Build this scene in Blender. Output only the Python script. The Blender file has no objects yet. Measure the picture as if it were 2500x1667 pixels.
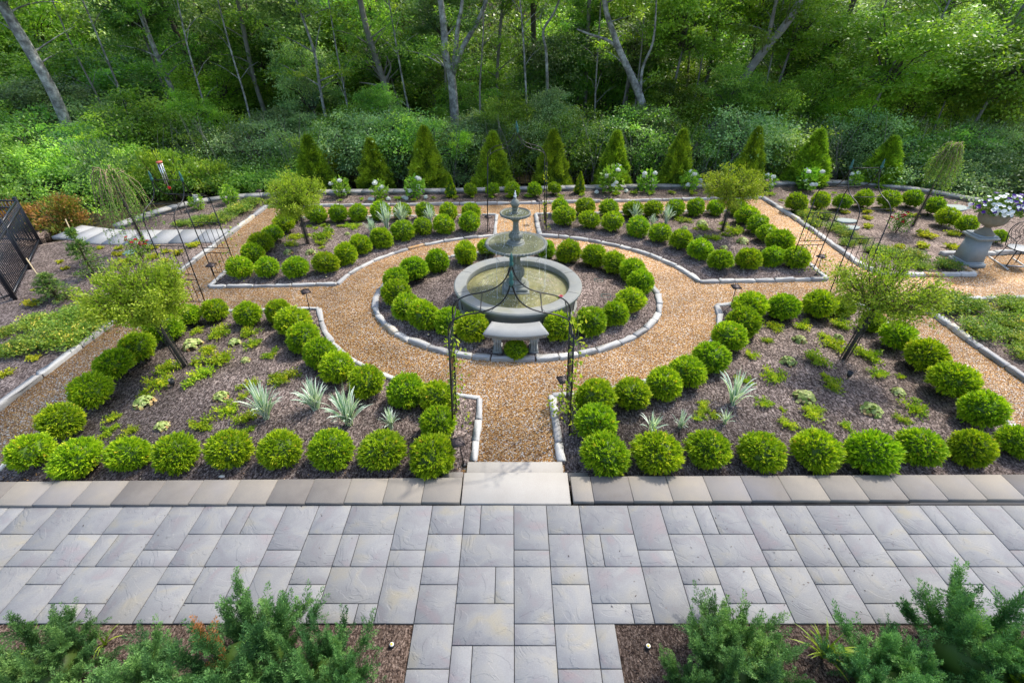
import bpy, math, random
import numpy as np
from mathutils import Vector, Matrix, noise

R = math.radians
PI = math.pi
scene = bpy.context.scene
col = scene.collection

# ---------------------------------------------------------------- camera, sky, sun, exposure
cam_data = bpy.data.cameras.new('camera')
cam_data.sensor_width = 36.0
cam_data.lens = 36.0 * 1180.0 / 2500.0
cam_data.clip_start = 0.05
cam_data.clip_end = 600
cam = bpy.data.objects.new('camera', cam_data)
col.objects.link(cam)
cam.location = (0, 0, 5.1)
cam.rotation_euler = (R(90) - math.atan(798.5 / 1180.0), 0, 0)
scene.camera = cam

SUN_EL, SUN_AZ = R(53), R(48)          # azimuth measured from +Y towards +X
world = bpy.data.worlds.new('World')
scene.world = world
world.use_nodes = True
wn = world.node_tree
for n_ in list(wn.nodes):
    wn.nodes.remove(n_)
sky = wn.nodes.new('ShaderNodeTexSky')
sky.sky_type = 'NISHITA'
sky.sun_disc = False
sky.sun_elevation = SUN_EL
sky.sun_rotation = SUN_AZ
sky.air_density = 1.0
sky.dust_density = 2.5
bg = wn.nodes.new('ShaderNodeBackground')
bg.inputs['Strength'].default_value = 0.15
wo = wn.nodes.new('ShaderNodeOutputWorld')
wn.links.new(sky.outputs[0], bg.inputs[0])
wn.links.new(bg.outputs[0], wo.inputs[0])

sun_data = bpy.data.lights.new('sun', 'SUN')
sun_data.energy = 2.0
sun_data.angle = R(1.6)
sun_data.color = (1.0, 0.95, 0.86)
sun = bpy.data.objects.new('sun', sun_data)
col.objects.link(sun)
sdir = Vector((math.sin(SUN_AZ) * math.cos(SUN_EL), math.cos(SUN_AZ) * math.cos(SUN_EL), math.sin(SUN_EL)))
sun.rotation_euler = sdir.to_track_quat('Z', 'Y').to_euler()
sun.location = sdir * 60

scene.view_settings.view_transform = 'Standard'
scene.view_settings.look = 'None'
scene.view_settings.exposure = 1.16
scene.view_settings.gamma = 1.0
scene.cycles.max_bounces = 8
scene.cycles.diffuse_bounces = 3
scene.cycles.glossy_bounces = 3
scene.cycles.transmission_bounces = 4
scene.cycles.transparent_max_bounces = 8

GZ = -0.15                              # level of the garden below the patio

# ---------------------------------------------------------------- helpers
def tag(o, label=None, cat=None, group=None, kind=None):
    if label: o['label'] = label
    if cat: o['category'] = cat
    if group: o['group'] = group
    if kind: o['kind'] = kind
    return o

def empty(name, loc=(0, 0, 0), rz=0.0, parent=None):
    o = bpy.data.objects.new(name, None)
    o.empty_display_size = 0.2
    col.objects.link(o)
    o.location = loc
    o.rotation_euler = (0, 0, rz)
    if parent: o.parent = parent
    return o

class MB:
    """collects faces of several shapes and links them as ONE mesh object"""
    def __init__(s):
        s.v = []; s.n = 0; s.f = []; s.a = []; s.m = []
    def add(s, verts, faces, rnd=0.5, mi=0):
        verts = np.asarray(verts, dtype=np.float64).reshape(-1, 3)
        if isinstance(faces, np.ndarray):
            s.f.append(faces.astype(np.int64) + s.n)
            k = len(faces)
        else:
            by = {}
            for q in faces: by.setdefault(len(q), []).append(q)
            k = 0
            for q in by.values():
                s.f.append(np.array(q, dtype=np.int64) + s.n); k += len(q)
        a = np.full(k, rnd) if np.isscalar(rnd) else np.asarray(rnd)
        s.a.append(a); s.m.append(np.full(k, mi, dtype=np.int32))
        s.v.append(verts); s.n += len(verts)
    def box(s, c, d, rz=0.0, rnd=0.5, mi=0, taper=1.0, bev=0.0):
        x, y, z = [q / 2 for q in d]
        t = taper
        if bev > 0:
            b = bev
            rings = [(-z, 0), (z - b, 0), (z, b)]
            V = []
            for zz, k in rings:
                for sx, sy in ((-1, -1), (1, -1), (1, 1), (-1, 1)):
                    V.append((sx * (x - k), sy * (y - k), zz))
            F = [(0, 3, 2, 1), (8, 9, 10, 11)]
            for r in (0, 4):
                for i in range(4):
                    j = (i + 1) % 4
                    F.append((r + i, r + j, r + 4 + j, r + 4 + i))
        else:
            V = [(-x, -y, -z), (x, -y, -z), (x, y, -z), (-x, y, -z), (-x * t, -y * t, z), (x * t, -y * t, z), (x * t, y * t, z), (-x * t, y * t, z)]
            F = [(0, 3, 2, 1), (4, 5, 6, 7), (0, 1, 5, 4), (1, 2, 6, 5), (2, 3, 7, 6), (3, 0, 4, 7)]
        V = np.array(V); ca, sa = math.cos(rz), math.sin(rz)
        V = np.stack([V[:, 0] * ca - V[:, 1] * sa, V[:, 0] * sa + V[:, 1] * ca, V[:, 2]], 1) + np.array(c)
        s.add(V, F, rnd, mi)
        return s
    def tube(s, pts, rad, n=6, rnd=0.5, mi=0, cap=True):
        P = np.array(pts, dtype=float); k = len(P)
        rad = np.full(k, rad) if np.isscalar(rad) else np.array(rad, dtype=float)
        T = np.gradient(P, axis=0); T /= np.linalg.norm(T, axis=1)[:, None] + 1e-12
        u = np.cross(T[0], (0, 0, 1.0))
        if np.linalg.norm(u) < 1e-3: u = np.cross(T[0], (1.0, 0, 0))
        u /= np.linalg.norm(u)
        V = []
        an = np.arange(n) * 2 * PI / n
        for i in range(k):
            u = u - T[i] * np.dot(u, T[i]); u /= np.linalg.norm(u) + 1e-12
            w = np.cross(T[i], u)
            V.append(P[i] + rad[i] * (np.cos(an)[:, None] * u + np.sin(an)[:, None] * w))
        V = np.concatenate(V)
        F = []
        for i in range(k - 1):
            for j in range(n):
                a = i * n + j; b = i * n + (j + 1) % n
                F.append((a, b, b + n, a + n))
        if cap and n > 2:
            F.append(tuple(range(n - 1, -1, -1))); F.append(tuple(range((k - 1) * n, k * n)))
        s.add(V, F, rnd, mi)
        return s
    def lathe(s, prof, n=48, c=(0, 0, 0), rnd=0.5, mi=0, flute=None, closed=False):
        V = []; F = []
        for i, (r, z) in enumerate(prof):
            for j in range(n):
                a = 2 * PI * j / n
                rr = r * (1 + (flute(i, a, r, z) if flute else 0))
                V.append((c[0] + rr * math.cos(a), c[1] + rr * math.sin(a), c[2] + z))
        for i in range(len(prof) - 1):
            for j in range(n):
                k = (j + 1) % n
                F.append((i * n + j, i * n + k, (i + 1) * n + k, (i + 1) * n + j))
        if not closed:
            F.append(tuple(range(n - 1, -1, -1))); F.append(tuple(range((len(prof) - 1) * n, len(prof) * n)))
        s.add(V, F, rnd, mi)
        return s
    def prism(s, poly, z0, z1, rnd=0.5, mi=0):
        n = len(poly)
        V = [(x, y, z0) for x, y in poly] + [(x, y, z1) for x, y in poly]
        F = [tuple(range(n - 1, -1, -1)), tuple(range(n, 2 * n))] + [(i, (i + 1) % n, n + (i + 1) % n, n + i) for i in range(n)]
        s.add(V, F, rnd, mi)
        return s
    def blob(s, c, r, seg=10, rings=7, rnd=0.5, mi=0, rough=0.0, seed=0):
        V = []; F = []
        r = np.array(r if hasattr(r, '__len__') else (r, r, r), dtype=float)
        rg = np.random.default_rng(seed)
        for i in range(rings + 1):
            th = PI * i / rings
            for j in range(seg):
                ph = 2 * PI * j / seg
                k = 1 + (rg.random() - .5) * rough if 0 < i < rings else 1
                V.append((c[0] + r[0] * k * math.sin(th) * math.cos(ph), c[1] + r[1] * k * math.sin(th) * math.sin(ph), c[2] + r[2] * k * math.cos(th)))
        for i in range(rings):
            for j in range(seg):
                F.append((i * seg + j, (i + 1) * seg + j, (i + 1) * seg + (j + 1) % seg, i * seg + (j + 1) % seg))
        s.add(V, F, rnd, mi)
        return s
    def mesh(s, name, mats, smooth=False):
        me = bpy.data.meshes.new(name)
        V = np.concatenate(s.v)
        me.vertices.add(len(V)); me.vertices.foreach_set('co', V.astype(np.float32).ravel())
        cnt = np.concatenate([np.full(len(f), f.shape[1], dtype=np.int32) for f in s.f])
        idx = np.concatenate([f.ravel() for f in s.f]).astype(np.int32)
        me.loops.add(len(idx)); me.loops.foreach_set('vertex_index', idx)
        me.polygons.add(len(cnt))
        st = np.zeros(len(cnt), dtype=np.int32); st[1:] = np.cumsum(cnt)[:-1]
        me.polygons.foreach_set('loop_start', st)
        me.polygons.foreach_set('material_index', np.concatenate(s.m).astype(np.int32))
        if smooth: me.polygons.foreach_set('use_smooth', np.ones(len(cnt), dtype=bool))
        at = me.attributes.new('rnd', 'FLOAT', 'FACE')
        at.data.foreach_set('value', np.concatenate(s.a).astype(np.float32))
        me.update(calc_edges=True)
        me.validate()
        for m in (mats if isinstance(mats, (list, tuple)) else [mats]): me.materials.append(m)
        return me
    def build(s, name, mats, parent=None, smooth=False, loc=(0, 0, 0), rz=0.0):
        return obj(name, s.mesh(name, mats, smooth), parent, loc, rz)

def obj(name, me, parent=None, loc=(0, 0, 0), rz=0.0, scale=None):
    o = bpy.data.objects.new(name, me)
    col.objects.link(o)
    if parent: o.parent = parent
    o.location = loc; o.rotation_euler = (0, 0, rz)
    if scale is not None: o.scale = scale
    return o

def copy_tree(o, parent=None):
    c = o.copy(); col.objects.link(c); c.parent = parent
    for ch in list(o.children): copy_tree(ch, c)
    return c

def auto_smooth(me, deg=35):
    me.polygons.foreach_set('use_smooth', np.ones(len(me.polygons), dtype=bool))
    me.set_sharp_from_angle(angle=R(deg))

# ---------------------------------------------------------------- leaf cards
def unit(a):
    return a / (np.linalg.norm(a, axis=1)[:, None] + 1e-9)

def leaves(mb, P, D, L, W, rnd, rng, mi=0, upn=0.0, fold=0.0):
    """P base points, D leaf axis directions, L lengths, W widths: one rhombic face each"""
    n = len(P)
    L = np.broadcast_to(L, (n,)); W = np.broadcast_to(W, (n,))
    D = unit(D)
    q = rng.normal(size=(n, 3)); q[:, 2] += upn
    t = unit(np.cross(D, q))
    nn = np.cross(t, D)
    mid = P + D * (L * .45)[:, None]
    V = np.empty((n, 4, 3))
    V[:, 0] = P
    V[:, 1] = mid + t * (W / 2)[:, None] + nn * (fold * W)[:, None]
    V[:, 2] = P + D * L[:, None]
    V[:, 3] = mid - t * (W / 2)[:, None] + nn * (fold * W)[:, None]
    F = np.arange(n * 4).reshape(n, 4)
    mb.add(V.reshape(-1, 3), F, rnd, mi)

def sph(rng, n):
    return unit(rng.normal(size=(n, 3)))

# ---------------------------------------------------------------- materials
def new_mat(name):
    m = bpy.data.materials.new(name); m.use_nodes = True
    nt = m.node_tree
    for n in list(nt.nodes): nt.nodes.remove(n)
    out = nt.nodes.new('ShaderNodeOutputMaterial')
    return m, nt, out

def N(nt, t, **kw):
    n = nt.nodes.new(t)
    for k, v in kw.items():
        if k in n.inputs: n.inputs[k].default_value = v
        else: setattr(n, k, v)
    return n

def ramp(nt, stops, fac=None, interp='LINEAR'):
    r = nt.nodes.new('ShaderNodeValToRGB')
    e = r.color_ramp.elements
    r.color_ramp.interpolation = interp
    while len(e) < len(stops): e.new(0.5)
    for el, (p, c) in zip(e, stops):
        el.position = p; el.color = (c[0], c[1], c[2], 1)
    if fac is not None: nt.links.new(fac, r.inputs[0])
    return r

def leaf_mat(name, stops, trans=0.35, rough=0.5, vary=0.25, spec=0.25, tint=(1.05, 1.12, 0.50), nscale=0):
    m, nt, out = new_mat(name)
    L = nt.links.new
    a = N(nt, 'ShaderNodeAttribute'); a.attribute_name = 'rnd'
    r = ramp(nt, stops, a.outputs['Fac'])
    oi = N(nt, 'ShaderNodeObjectInfo')
    mr = N(nt, 'ShaderNodeMapRange'); mr.inputs[3].default_value = 1 - vary; mr.inputs[4].default_value = 1 + vary
    L(oi.outputs['Random'], mr.inputs[0])
    hs = N(nt, 'ShaderNodeHueSaturation')
    L(mr.outputs[0], hs.inputs['Value']); L(r.outputs[0], hs.inputs['Color'])
    mr2 = N(nt, 'ShaderNodeMapRange'); mr2.inputs[3].default_value = .49; mr2.inputs[4].default_value = .512
    ml = N(nt, 'ShaderNodeMath', operation='FRACT'); mm = N(nt, 'ShaderNodeMath', operation='MULTIPLY'); mm.inputs[1].default_value = 7.31
    L(oi.outputs['Random'], mm.inputs[0]); L(mm.outputs[0], ml.inputs[0]); L(ml.outputs[0], mr2.inputs[0]); L(mr2.outputs[0], hs.inputs['Hue'])
    colr = hs.outputs[0]
    if nscale:
        g = N(nt, 'ShaderNodeNewGeometry')
        no = N(nt, 'ShaderNodeTexNoise'); no.inputs['Scale'].default_value = nscale; no.inputs['Detail'].default_value = 2
        L(g.outputs['Position'], no.inputs['Vector'])
        mn = N(nt, 'ShaderNodeMapRange'); mn.inputs[1].default_value = .3; mn.inputs[2].default_value = .7; mn.inputs[3].default_value = .5; mn.inputs[4].default_value = 1.6
        L(no.outputs[0], mn.inputs[0])
        h2 = N(nt, 'ShaderNodeHueSaturation'); L(colr, h2.inputs['Color']); L(mn.outputs[0], h2.inputs['Value']); colr = h2.outputs[0]
    p = N(nt, 'ShaderNodeBsdfPrincipled'); p.inputs['Roughness'].default_value = rough
    p.inputs['Specular IOR Level'].default_value = spec
    L(colr, p.inputs['Base Color'])
    if trans > 0:
        t = N(nt, 'ShaderNodeBsdfTranslucent')
        mx = N(nt, 'ShaderNodeMix', data_type='RGBA', blend_type='MULTIPLY'); mx.inputs[0].default_value = 1
        L(colr, mx.inputs[6]); mx.inputs[7].default_value = (tint[0] * 1.3, tint[1] * 1.3, tint[2] * 1.3, 1)
        L(mx.outputs[2], t.inputs['Color'])
        ms = N(nt, 'ShaderNodeMixShader'); ms.inputs[0].default_value = trans
        L(p.outputs[0], ms.inputs[1]); L(t.outputs[0], ms.inputs[2]); L(ms.outputs[0], out.inputs[0])
    else:
        L(p.outputs[0], out.inputs[0])
    return m

def stone_mat(name, stops, scale=6.0, rough=0.85, bump=0.3, bscale=60, use_rnd=True, spec=0.3, amt=0.35, stain=None):
    """mineral surface: tone per piece (rnd attribute) plus mottling and grain"""
    m, nt, out = new_mat(name); L = nt.links.new
    g = N(nt, 'ShaderNodeNewGeometry')
    no = N(nt, 'ShaderNodeTexNoise'); no.inputs['Scale'].default_value = scale; no.inputs['Detail'].default_value = 6; no.inputs['Roughness'].default_value = .6
    L(g.outputs['Position'], no.inputs['Vector'])
    a = N(nt, 'ShaderNodeAttribute'); a.attribute_name = 'rnd'
    mx = N(nt, 'ShaderNodeMath', operation='MULTIPLY_ADD'); mx.inputs[1].default_value = amt * 2
    sb = N(nt, 'ShaderNodeMath', operation='SUBTRACT'); sb.inputs[1].default_value = 0.5
    L(no.outputs[0], sb.inputs[0]); L(sb.outputs[0], mx.inputs[0])
    if use_rnd: L(a.outputs['Fac'], mx.inputs[2])
    else: mx.inputs[2].default_value = 0.5
    r = ramp(nt, stops, mx.outputs[0])
    fine = N(nt, 'ShaderNodeTexNoise'); fine.inputs['Scale'].default_value = bscale; fine.inputs['Detail'].default_value = 5; fine.inputs['Roughness'].default_value = .7
    L(g.outputs['Position'], fine.inputs['Vector'])
    mr = N(nt, 'ShaderNodeMapRange'); mr.inputs[1].default_value = .3; mr.inputs[2].default_value = .7; mr.inputs[3].default_value = .82; mr.inputs[4].default_value = 1.15
    L(fine.outputs[0], mr.inputs[0])
    hs = N(nt, 'ShaderNodeHueSaturation'); L(r.outputs[0], hs.inputs['Color']); L(mr.outputs[0], hs.inputs['Value'])
    colr = hs.outputs[0]
    if stain:
        ns = N(nt, 'ShaderNodeTexNoise'); ns.inputs['Scale'].default_value = stain[1]; ns.inputs['Detail'].default_value = 4
        L(g.outputs['Position'], ns.inputs['Vector'])
        ra = N(nt, 'ShaderNodeMapRange'); ra.inputs[1].default_value = .5; ra.inputs[2].default_value = .68; ra.inputs[4].default_value = stain[2]
        L(ns.outputs[0], ra.inputs[0])
        mi = N(nt, 'ShaderNodeMix', data_type='RGBA'); L(ra.outputs[0], mi.inputs[0]); L(colr, mi.inputs[6]); mi.inputs[7].default_value = (*stain[0], 1)
        colr = mi.outputs[2]
    p = N(nt, 'ShaderNodeBsdfPrincipled'); p.inputs['Roughness'].default_value = rough; p.inputs['Specular IOR Level'].default_value = spec
    L(colr, p.inputs['Base Color'])
    b = N(nt, 'ShaderNodeBump'); b.inputs['Strength'].default_value = bump; b.inputs['Distance'].default_value = .01
    L(fine.outputs[0], b.inputs['Height']); L(b.outputs[0], p.inputs['Normal'])
    L(p.outputs[0], out.inputs[0])
    return m

def plain_mat(name, c, rough=0.5, metal=0.0, spec=0.5, bump=0, bscale=80, vary=.12):
    m, nt, out = new_mat(name); L = nt.links.new
    g = N(nt, 'ShaderNodeNewGeometry')
    no = N(nt, 'ShaderNodeTexNoise'); no.inputs['Scale'].default_value = bscale; no.inputs['Detail'].default_value = 4
    L(g.outputs['Position'], no.inputs['Vector'])
    mr = N(nt, 'ShaderNodeMapRange'); mr.inputs[1].default_value = .3; mr.inputs[2].default_value = .7; mr.inputs[3].default_value = 1 - vary; mr.inputs[4].default_value = 1 + vary
    L(no.outputs[0], mr.inputs[0])
    hs = N(nt, 'ShaderNodeHueSaturation'); hs.inputs['Color'].default_value = (*c, 1); L(mr.outputs[0], hs.inputs['Value'])
    p = N(nt, 'ShaderNodeBsdfPrincipled'); p.inputs['Roughness'].default_value = rough; p.inputs['Metallic'].default_value = metal; p.inputs['Specular IOR Level'].default_value = spec
    L(hs.outputs[0], p.inputs['Base Color'])
    if bump:
        b = N(nt, 'ShaderNodeBump'); b.inputs['Strength'].default_value = bump; b.inputs['Distance'].default_value = .01
        L(no.outputs[0], b.inputs['Height']); L(b.outputs[0], p.inputs['Normal'])
    L(p.outputs[0], out.inputs[0])
    return m

def gravel_mat():
    m, nt, out = new_mat('pea_gravel'); L = nt.links.new
    g = N(nt, 'ShaderNodeNewGeometry')
    wob = N(nt, 'ShaderNodeTexNoise'); wob.inputs['Scale'].default_value = 30
    L(g.outputs['Position'], wob.inputs['Vector'])
    ad = N(nt, 'ShaderNodeMix', data_type='RGBA', blend_type='LINEAR_LIGHT'); ad.inputs[0].default_value = .02
    L(g.outputs['Position'], ad.inputs[6]); L(wob.outputs['Color'], ad.inputs[7])
    v = N(nt, 'ShaderNodeTexVoronoi'); v.inputs['Scale'].default_value = 66
    L(ad.outputs[2], v.inputs['Vector'])
    sp = N(nt, 'ShaderNodeSeparateColor'); L(v.outputs['Color'], sp.inputs[0])
    r = ramp(nt, [(0, (.09, .040, .016)), (.18, (.27, .115, .030)), (.40, (.56, .26, .064)), (.64, (.74, .40, .12)), (.80, (.80, .56, .30)), (.91, (.88, .80, .68)), (1, (.93, .90, .86))], sp.outputs[0])
    big = N(nt, 'ShaderNodeTexNoise'); big.inputs['Scale'].default_value = 1.1; big.inputs['Detail'].default_value = 7; big.inputs['Roughness'].default_value = .65
    L(g.outputs['Position'], big.inputs['Vector'])
    mr = N(nt, 'ShaderNodeMapRange'); mr.inputs[1].default_value = .3; mr.inputs[2].default_value = .7; mr.inputs[3].default_value = .70; mr.inputs[4].default_value = 1.25
    L(big.outputs[0], mr.inputs[0])
    hs = N(nt, 'ShaderNodeHueSaturation'); L(r.outputs[0], hs.inputs['Color']); L(mr.outputs[0], hs.inputs['Value'])
    # dark gaps between the pebbles
    gp = N(nt, 'ShaderNodeMapRange'); gp.inputs[1].default_value = .35; gp.inputs[2].default_value = .75; gp.inputs[3].default_value = 0; gp.inputs[4].default_value = .7
    L(v.outputs['Distance'], gp.inputs[0])
    mx = N(nt, 'ShaderNodeMix', data_type='RGBA'); mx.inputs[7].default_value = (.07, .04, .02, 1)
    L(gp.outputs[0], mx.inputs[0]); L(hs.outputs[0], mx.inputs[6])
    p = N(nt, 'ShaderNodeBsdfPrincipled'); p.inputs['Roughness'].default_value = .7; p.inputs['Specular IOR Level'].default_value = .3
    L(mx.outputs[2], p.inputs['Base Color'])
    iv = N(nt, 'ShaderNodeMath', operation='SUBTRACT'); iv.inputs[0].default_value = 1; L(v.outputs['Distance'], iv.inputs[1])
    b = N(nt, 'ShaderNodeBump'); b.inputs['Strength'].default_value = .9; b.inputs['Distance'].default_value = .008
    L(iv.outputs[0], b.inputs['Height']); L(b.outputs[0], p.inputs['Normal'])
    L(p.outputs[0], out.inputs[0])
    return m

def mulch_mat(name, stops, scale=1.0, pale=.5):
    m, nt, out = new_mat(name); L = nt.links.new
    g = N(nt, 'ShaderNodeNewGeometry')
    # shredded bark: two crossed fields of stretched cells
    hs_ = []
    for rz, s in ((0.5, (66, 30, 40)), (2.1, (58, 24, 40)), (1.3, (40, 80, 40))):
        mp = N(nt, 'ShaderNodeMapping'); mp.inputs['Rotation'].default_value = (0, 0, rz); mp.inputs['Scale'].default_value = [q * scale for q in s]
        L(g.outputs['Position'], mp.inputs[0])
        v = N(nt, 'ShaderNodeTexVoronoi'); v.inputs['Scale'].default_value = 1.0; v.inputs['Randomness'].default_value = 1
        L(mp.outputs[0], v.inputs['Vector'])
        sp = N(nt, 'ShaderNodeSeparateColor'); L(v.outputs['Color'], sp.inputs[0]); hs_.append(sp.outputs[0])
    a1 = N(nt, 'ShaderNodeMath', operation='ADD'); L(hs_[0], a1.inputs[0]); L(hs_[1], a1.inputs[1])
    a2 = N(nt, 'ShaderNodeMath', operation='ADD'); L(a1.outputs[0], a2.inputs[0]); L(hs_[2], a2.inputs[1])
    a3 = N(nt, 'ShaderNodeMath', operation='DIVIDE'); L(a2.outputs[0], a3.inputs[0]); a3.inputs[1].default_value = 3
    r = ramp(nt, stops, a3.outputs[0])
    big = N(nt, 'ShaderNodeTexNoise'); big.inputs['Scale'].default_value = 1.6; big.inputs['Detail'].default_value = 6; big.inputs['Roughness'].default_value = .62
    L(g.outputs['Position'], big.inputs['Vector'])
    mr = N(nt, 'ShaderNodeMapRange'); mr.inputs[1].default_value = .32; mr.inputs[2].default_value = .68; mr.inputs[3].default_value = 1 - pale; mr.inputs[4].default_value = 1 + pale
    L(big.outputs[0], mr.inputs[0])
    hs = N(nt, 'ShaderNodeHueSaturation'); L(r.outputs[0], hs.inputs['Color']); L(mr.outputs[0], hs.inputs['Value'])
    p = N(nt, 'ShaderNodeBsdfPrincipled'); p.inputs['Roughness'].default_value = .95; p.inputs['Specular IOR Level'].default_value = .15
    L(hs.outputs[0], p.inputs['Base Color'])
    b = N(nt, 'ShaderNodeBump'); b.inputs['Strength'].default_value = .8; b.inputs['Distance'].default_value = .012
    L(a3.outputs[0], b.inputs['Height']); L(b.outputs[0], p.inputs['Normal'])
    L(p.outputs[0], out.inputs[0])
    return m

def slate_mat():
    """moulded paver surface: cleft ridges, pale blue grey with ochre and mauve clouds"""
    m, nt, out = new_mat('cleft_paver'); L = nt.links.new
    g = N(nt, 'ShaderNodeNewGeometry')
    a = N(nt, 'ShaderNodeAttribute'); a.attribute_name = 'rnd'
    # offset the pattern per paver
    cb = N(nt, 'ShaderNodeCombineXYZ'); ml = N(nt, 'ShaderNodeMath', operation='MULTIPLY'); ml.inputs[1].default_value = 61
    L(a.outputs['Fac'], ml.inputs[0]); L(ml.outputs[0], cb.inputs[2])
    va = N(nt, 'ShaderNodeVectorMath', operation='ADD'); L(g.outputs['Position'], va.inputs[0]); L(cb.outputs[0], va.inputs[1])
    n1 = N(nt, 'ShaderNodeTexNoise'); n1.inputs['Scale'].default_value = 3.2; n1.inputs['Detail'].default_value = 5; n1.inputs['Distortion'].default_value = .8
    L(va.outputs[0], n1.inputs['Vector'])
    base = ramp(nt, [(.24, (.208, .180, .186)), (.40, (.190, .190, .196)), (.50, (.207, .210, .213)), (.60, (.224, .223, .216)), (.78, (.258, .238, .185))], n1.outputs[0])
    tone = N(nt, 'ShaderNodeMapRange'); tone.inputs[3].default_value = .92; tone.inputs[4].default_value = 1.08
    L(a.outputs['Fac'], tone.inputs[0])
    # cleft ridges
    n2 = N(nt, 'ShaderNodeTexNoise'); n2.inputs['Scale'].default_value = 2.3; n2.inputs['Detail'].default_value = 5; n2.inputs['Roughness'].default_value = .5; n2.inputs['Distortion'].default_value = 1.6
    L(va.outputs[0], n2.inputs['Vector'])
    st = N(nt, 'ShaderNodeMath', operation='MULTIPLY'); st.inputs[1].default_value = 6; L(n2.outputs[0], st.inputs[0])
    fr = N(nt, 'ShaderNodeMath', operation='FRACT'); L(st.outputs[0], fr.inputs[0])
    fl = N(nt, 'ShaderNodeMath', operation='FLOOR'); L(st.outputs[0], fl.inputs[0])
    sm = N(nt, 'ShaderNodeMapRange', interpolation_type='SMOOTHSTEP'); sm.inputs[1].default_value = .0; sm.inputs[2].default_value = .22; L(fr.outputs[0], sm.inputs[0])
    terr = N(nt, 'ShaderNodeMath', operation='ADD'); L(fl.outputs[0], terr.inputs[0]); L(sm.outputs[0], terr.inputs[1])
    n3 = N(nt, 'ShaderNodeTexNoise'); n3.inputs['Scale'].default_value = 70; n3.inputs['Detail'].default_value = 5; n3.inputs['Roughness'].default_value = .7
    L(g.outputs['Position'], n3.inputs['Vector'])
    hg = N(nt, 'ShaderNodeMath', operation='MULTIPLY_ADD'); hg.inputs[1].default_value = .35; L(n3.outputs[0], hg.inputs[0]); L(terr.outputs[0], hg.inputs[2])
    gr = N(nt, 'ShaderNodeMapRange'); gr.inputs[1].default_value = .3; gr.inputs[2].default_value = .7; gr.inputs[3].default_value = .9; gr.inputs[4].default_value = 1.1; L(n3.outputs[0], gr.inputs[0])
    tt = N(nt, 'ShaderNodeMath', operation='MULTIPLY'); L(tone.outputs[0], tt.inputs[0]); L(gr.outputs[0], tt.inputs[1])
    hs = N(nt, 'ShaderNodeHueSaturation'); L(base.outputs[0], hs.inputs['Color']); L(tt.outputs[0], hs.inputs['Value'])
    p = N(nt, 'ShaderNodeBsdfPrincipled'); p.inputs['Roughness'].default_value = .75; p.inputs['Specular IOR Level'].default_value = .22
    L(hs.outputs[0], p.inputs['Base Color'])
    b = N(nt, 'ShaderNodeBump'); b.inputs['Strength'].default_value = .5; b.inputs['Distance'].default_value = .006
    L(hg.outputs[0], b.inputs['Height']); L(b.outputs[0], p.inputs['Normal'])
    L(p.outputs[0], out.inputs[0])
    return m

def water_mat(name='fountain_water', c=(.20, .19, .07), wave=28, strength=.6):
    m, nt, out = new_mat(name); L = nt.links.new
    g = N(nt, 'ShaderNodeNewGeometry')
    no = N(nt, 'ShaderNodeTexNoise'); no.inputs['Scale'].default_value = wave; no.inputs['Detail'].default_value = 4; no.inputs['Distortion'].default_value = 1
    L(g.outputs['Position'], no.inputs['Vector'])
    n2 = N(nt, 'ShaderNodeTexNoise'); n2.inputs['Scale'].default_value = 2.2; n2.inputs['Detail'].default_value = 5
    L(g.outputs['Position'], n2.inputs['Vector'])
    r = ramp(nt, [(.35, (c[0] * .6, c[1] * .62, c[2] * .5)), (.55, c), (.7, (c[0] * 1.4, c[1] * 1.35, c[2] * 1.5))], n2.outputs[0])
    p = N(nt, 'ShaderNodeBsdfPrincipled'); p.inputs['Roughness'].default_value = .06; p.inputs['Specular IOR Level'].default_value = .8
    L(r.outputs[0], p.inputs['Base Color'])
    b = N(nt, 'ShaderNodeBump'); b.inputs['Strength'].default_value = strength; b.inputs['Distance'].default_value = .05
    L(no.outputs[0], b.inputs['Height']); L(b.outputs[0], p.inputs['Normal'])
    L(p.outputs[0], out.inputs[0])
    return m

M = {}
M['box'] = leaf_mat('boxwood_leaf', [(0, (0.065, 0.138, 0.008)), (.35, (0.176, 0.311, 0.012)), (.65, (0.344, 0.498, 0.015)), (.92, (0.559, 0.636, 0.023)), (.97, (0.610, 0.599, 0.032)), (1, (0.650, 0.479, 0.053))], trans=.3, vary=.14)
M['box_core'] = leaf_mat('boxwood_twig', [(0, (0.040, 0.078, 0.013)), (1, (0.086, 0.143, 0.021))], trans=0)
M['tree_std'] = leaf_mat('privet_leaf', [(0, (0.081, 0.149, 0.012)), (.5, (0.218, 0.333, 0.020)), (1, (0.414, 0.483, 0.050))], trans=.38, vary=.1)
M['weep'] = leaf_mat('weeping_leaf', [(0, (0.095, 0.210, 0.031)), (.6, (0.227, 0.385, 0.062)), (1, (0.378, 0.525, 0.092))], trans=.35, vary=.1)
M['creep'] = leaf_mat('creeper_leaf', [(0, (0.132, 0.241, 0.014)), (.5, (0.291, 0.414, 0.017)), (1, (0.529, 0.552, 0.034))], trans=.35, vary=.2)
M['low'] = leaf_mat('low_shrub_leaf', [(0, (0.083, 0.174, 0.026)), (.5, (0.196, 0.304, 0.040)), (.9, (0.328, 0.405, 0.052)), (1, (0.592, 0.493, 0.078))], trans=.3, vary=.2)
M['yel'] = leaf_mat('golden_leaf', [(0, (0.252, 0.306, 0.018)), (.6, (0.450, 0.450, 0.027)), (1, (0.558, 0.504, 0.054))], trans=.3, vary=.1)
M['heu'] = leaf_mat('heuchera_leaf', [(0, (0.174, 0.275, 0.054)), (.5, (0.347, 0.423, 0.126)), (.85, (0.521, 0.551, 0.234)), (1, (0.417, 0.220, 0.090))], trans=.2, vary=.18)
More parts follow.
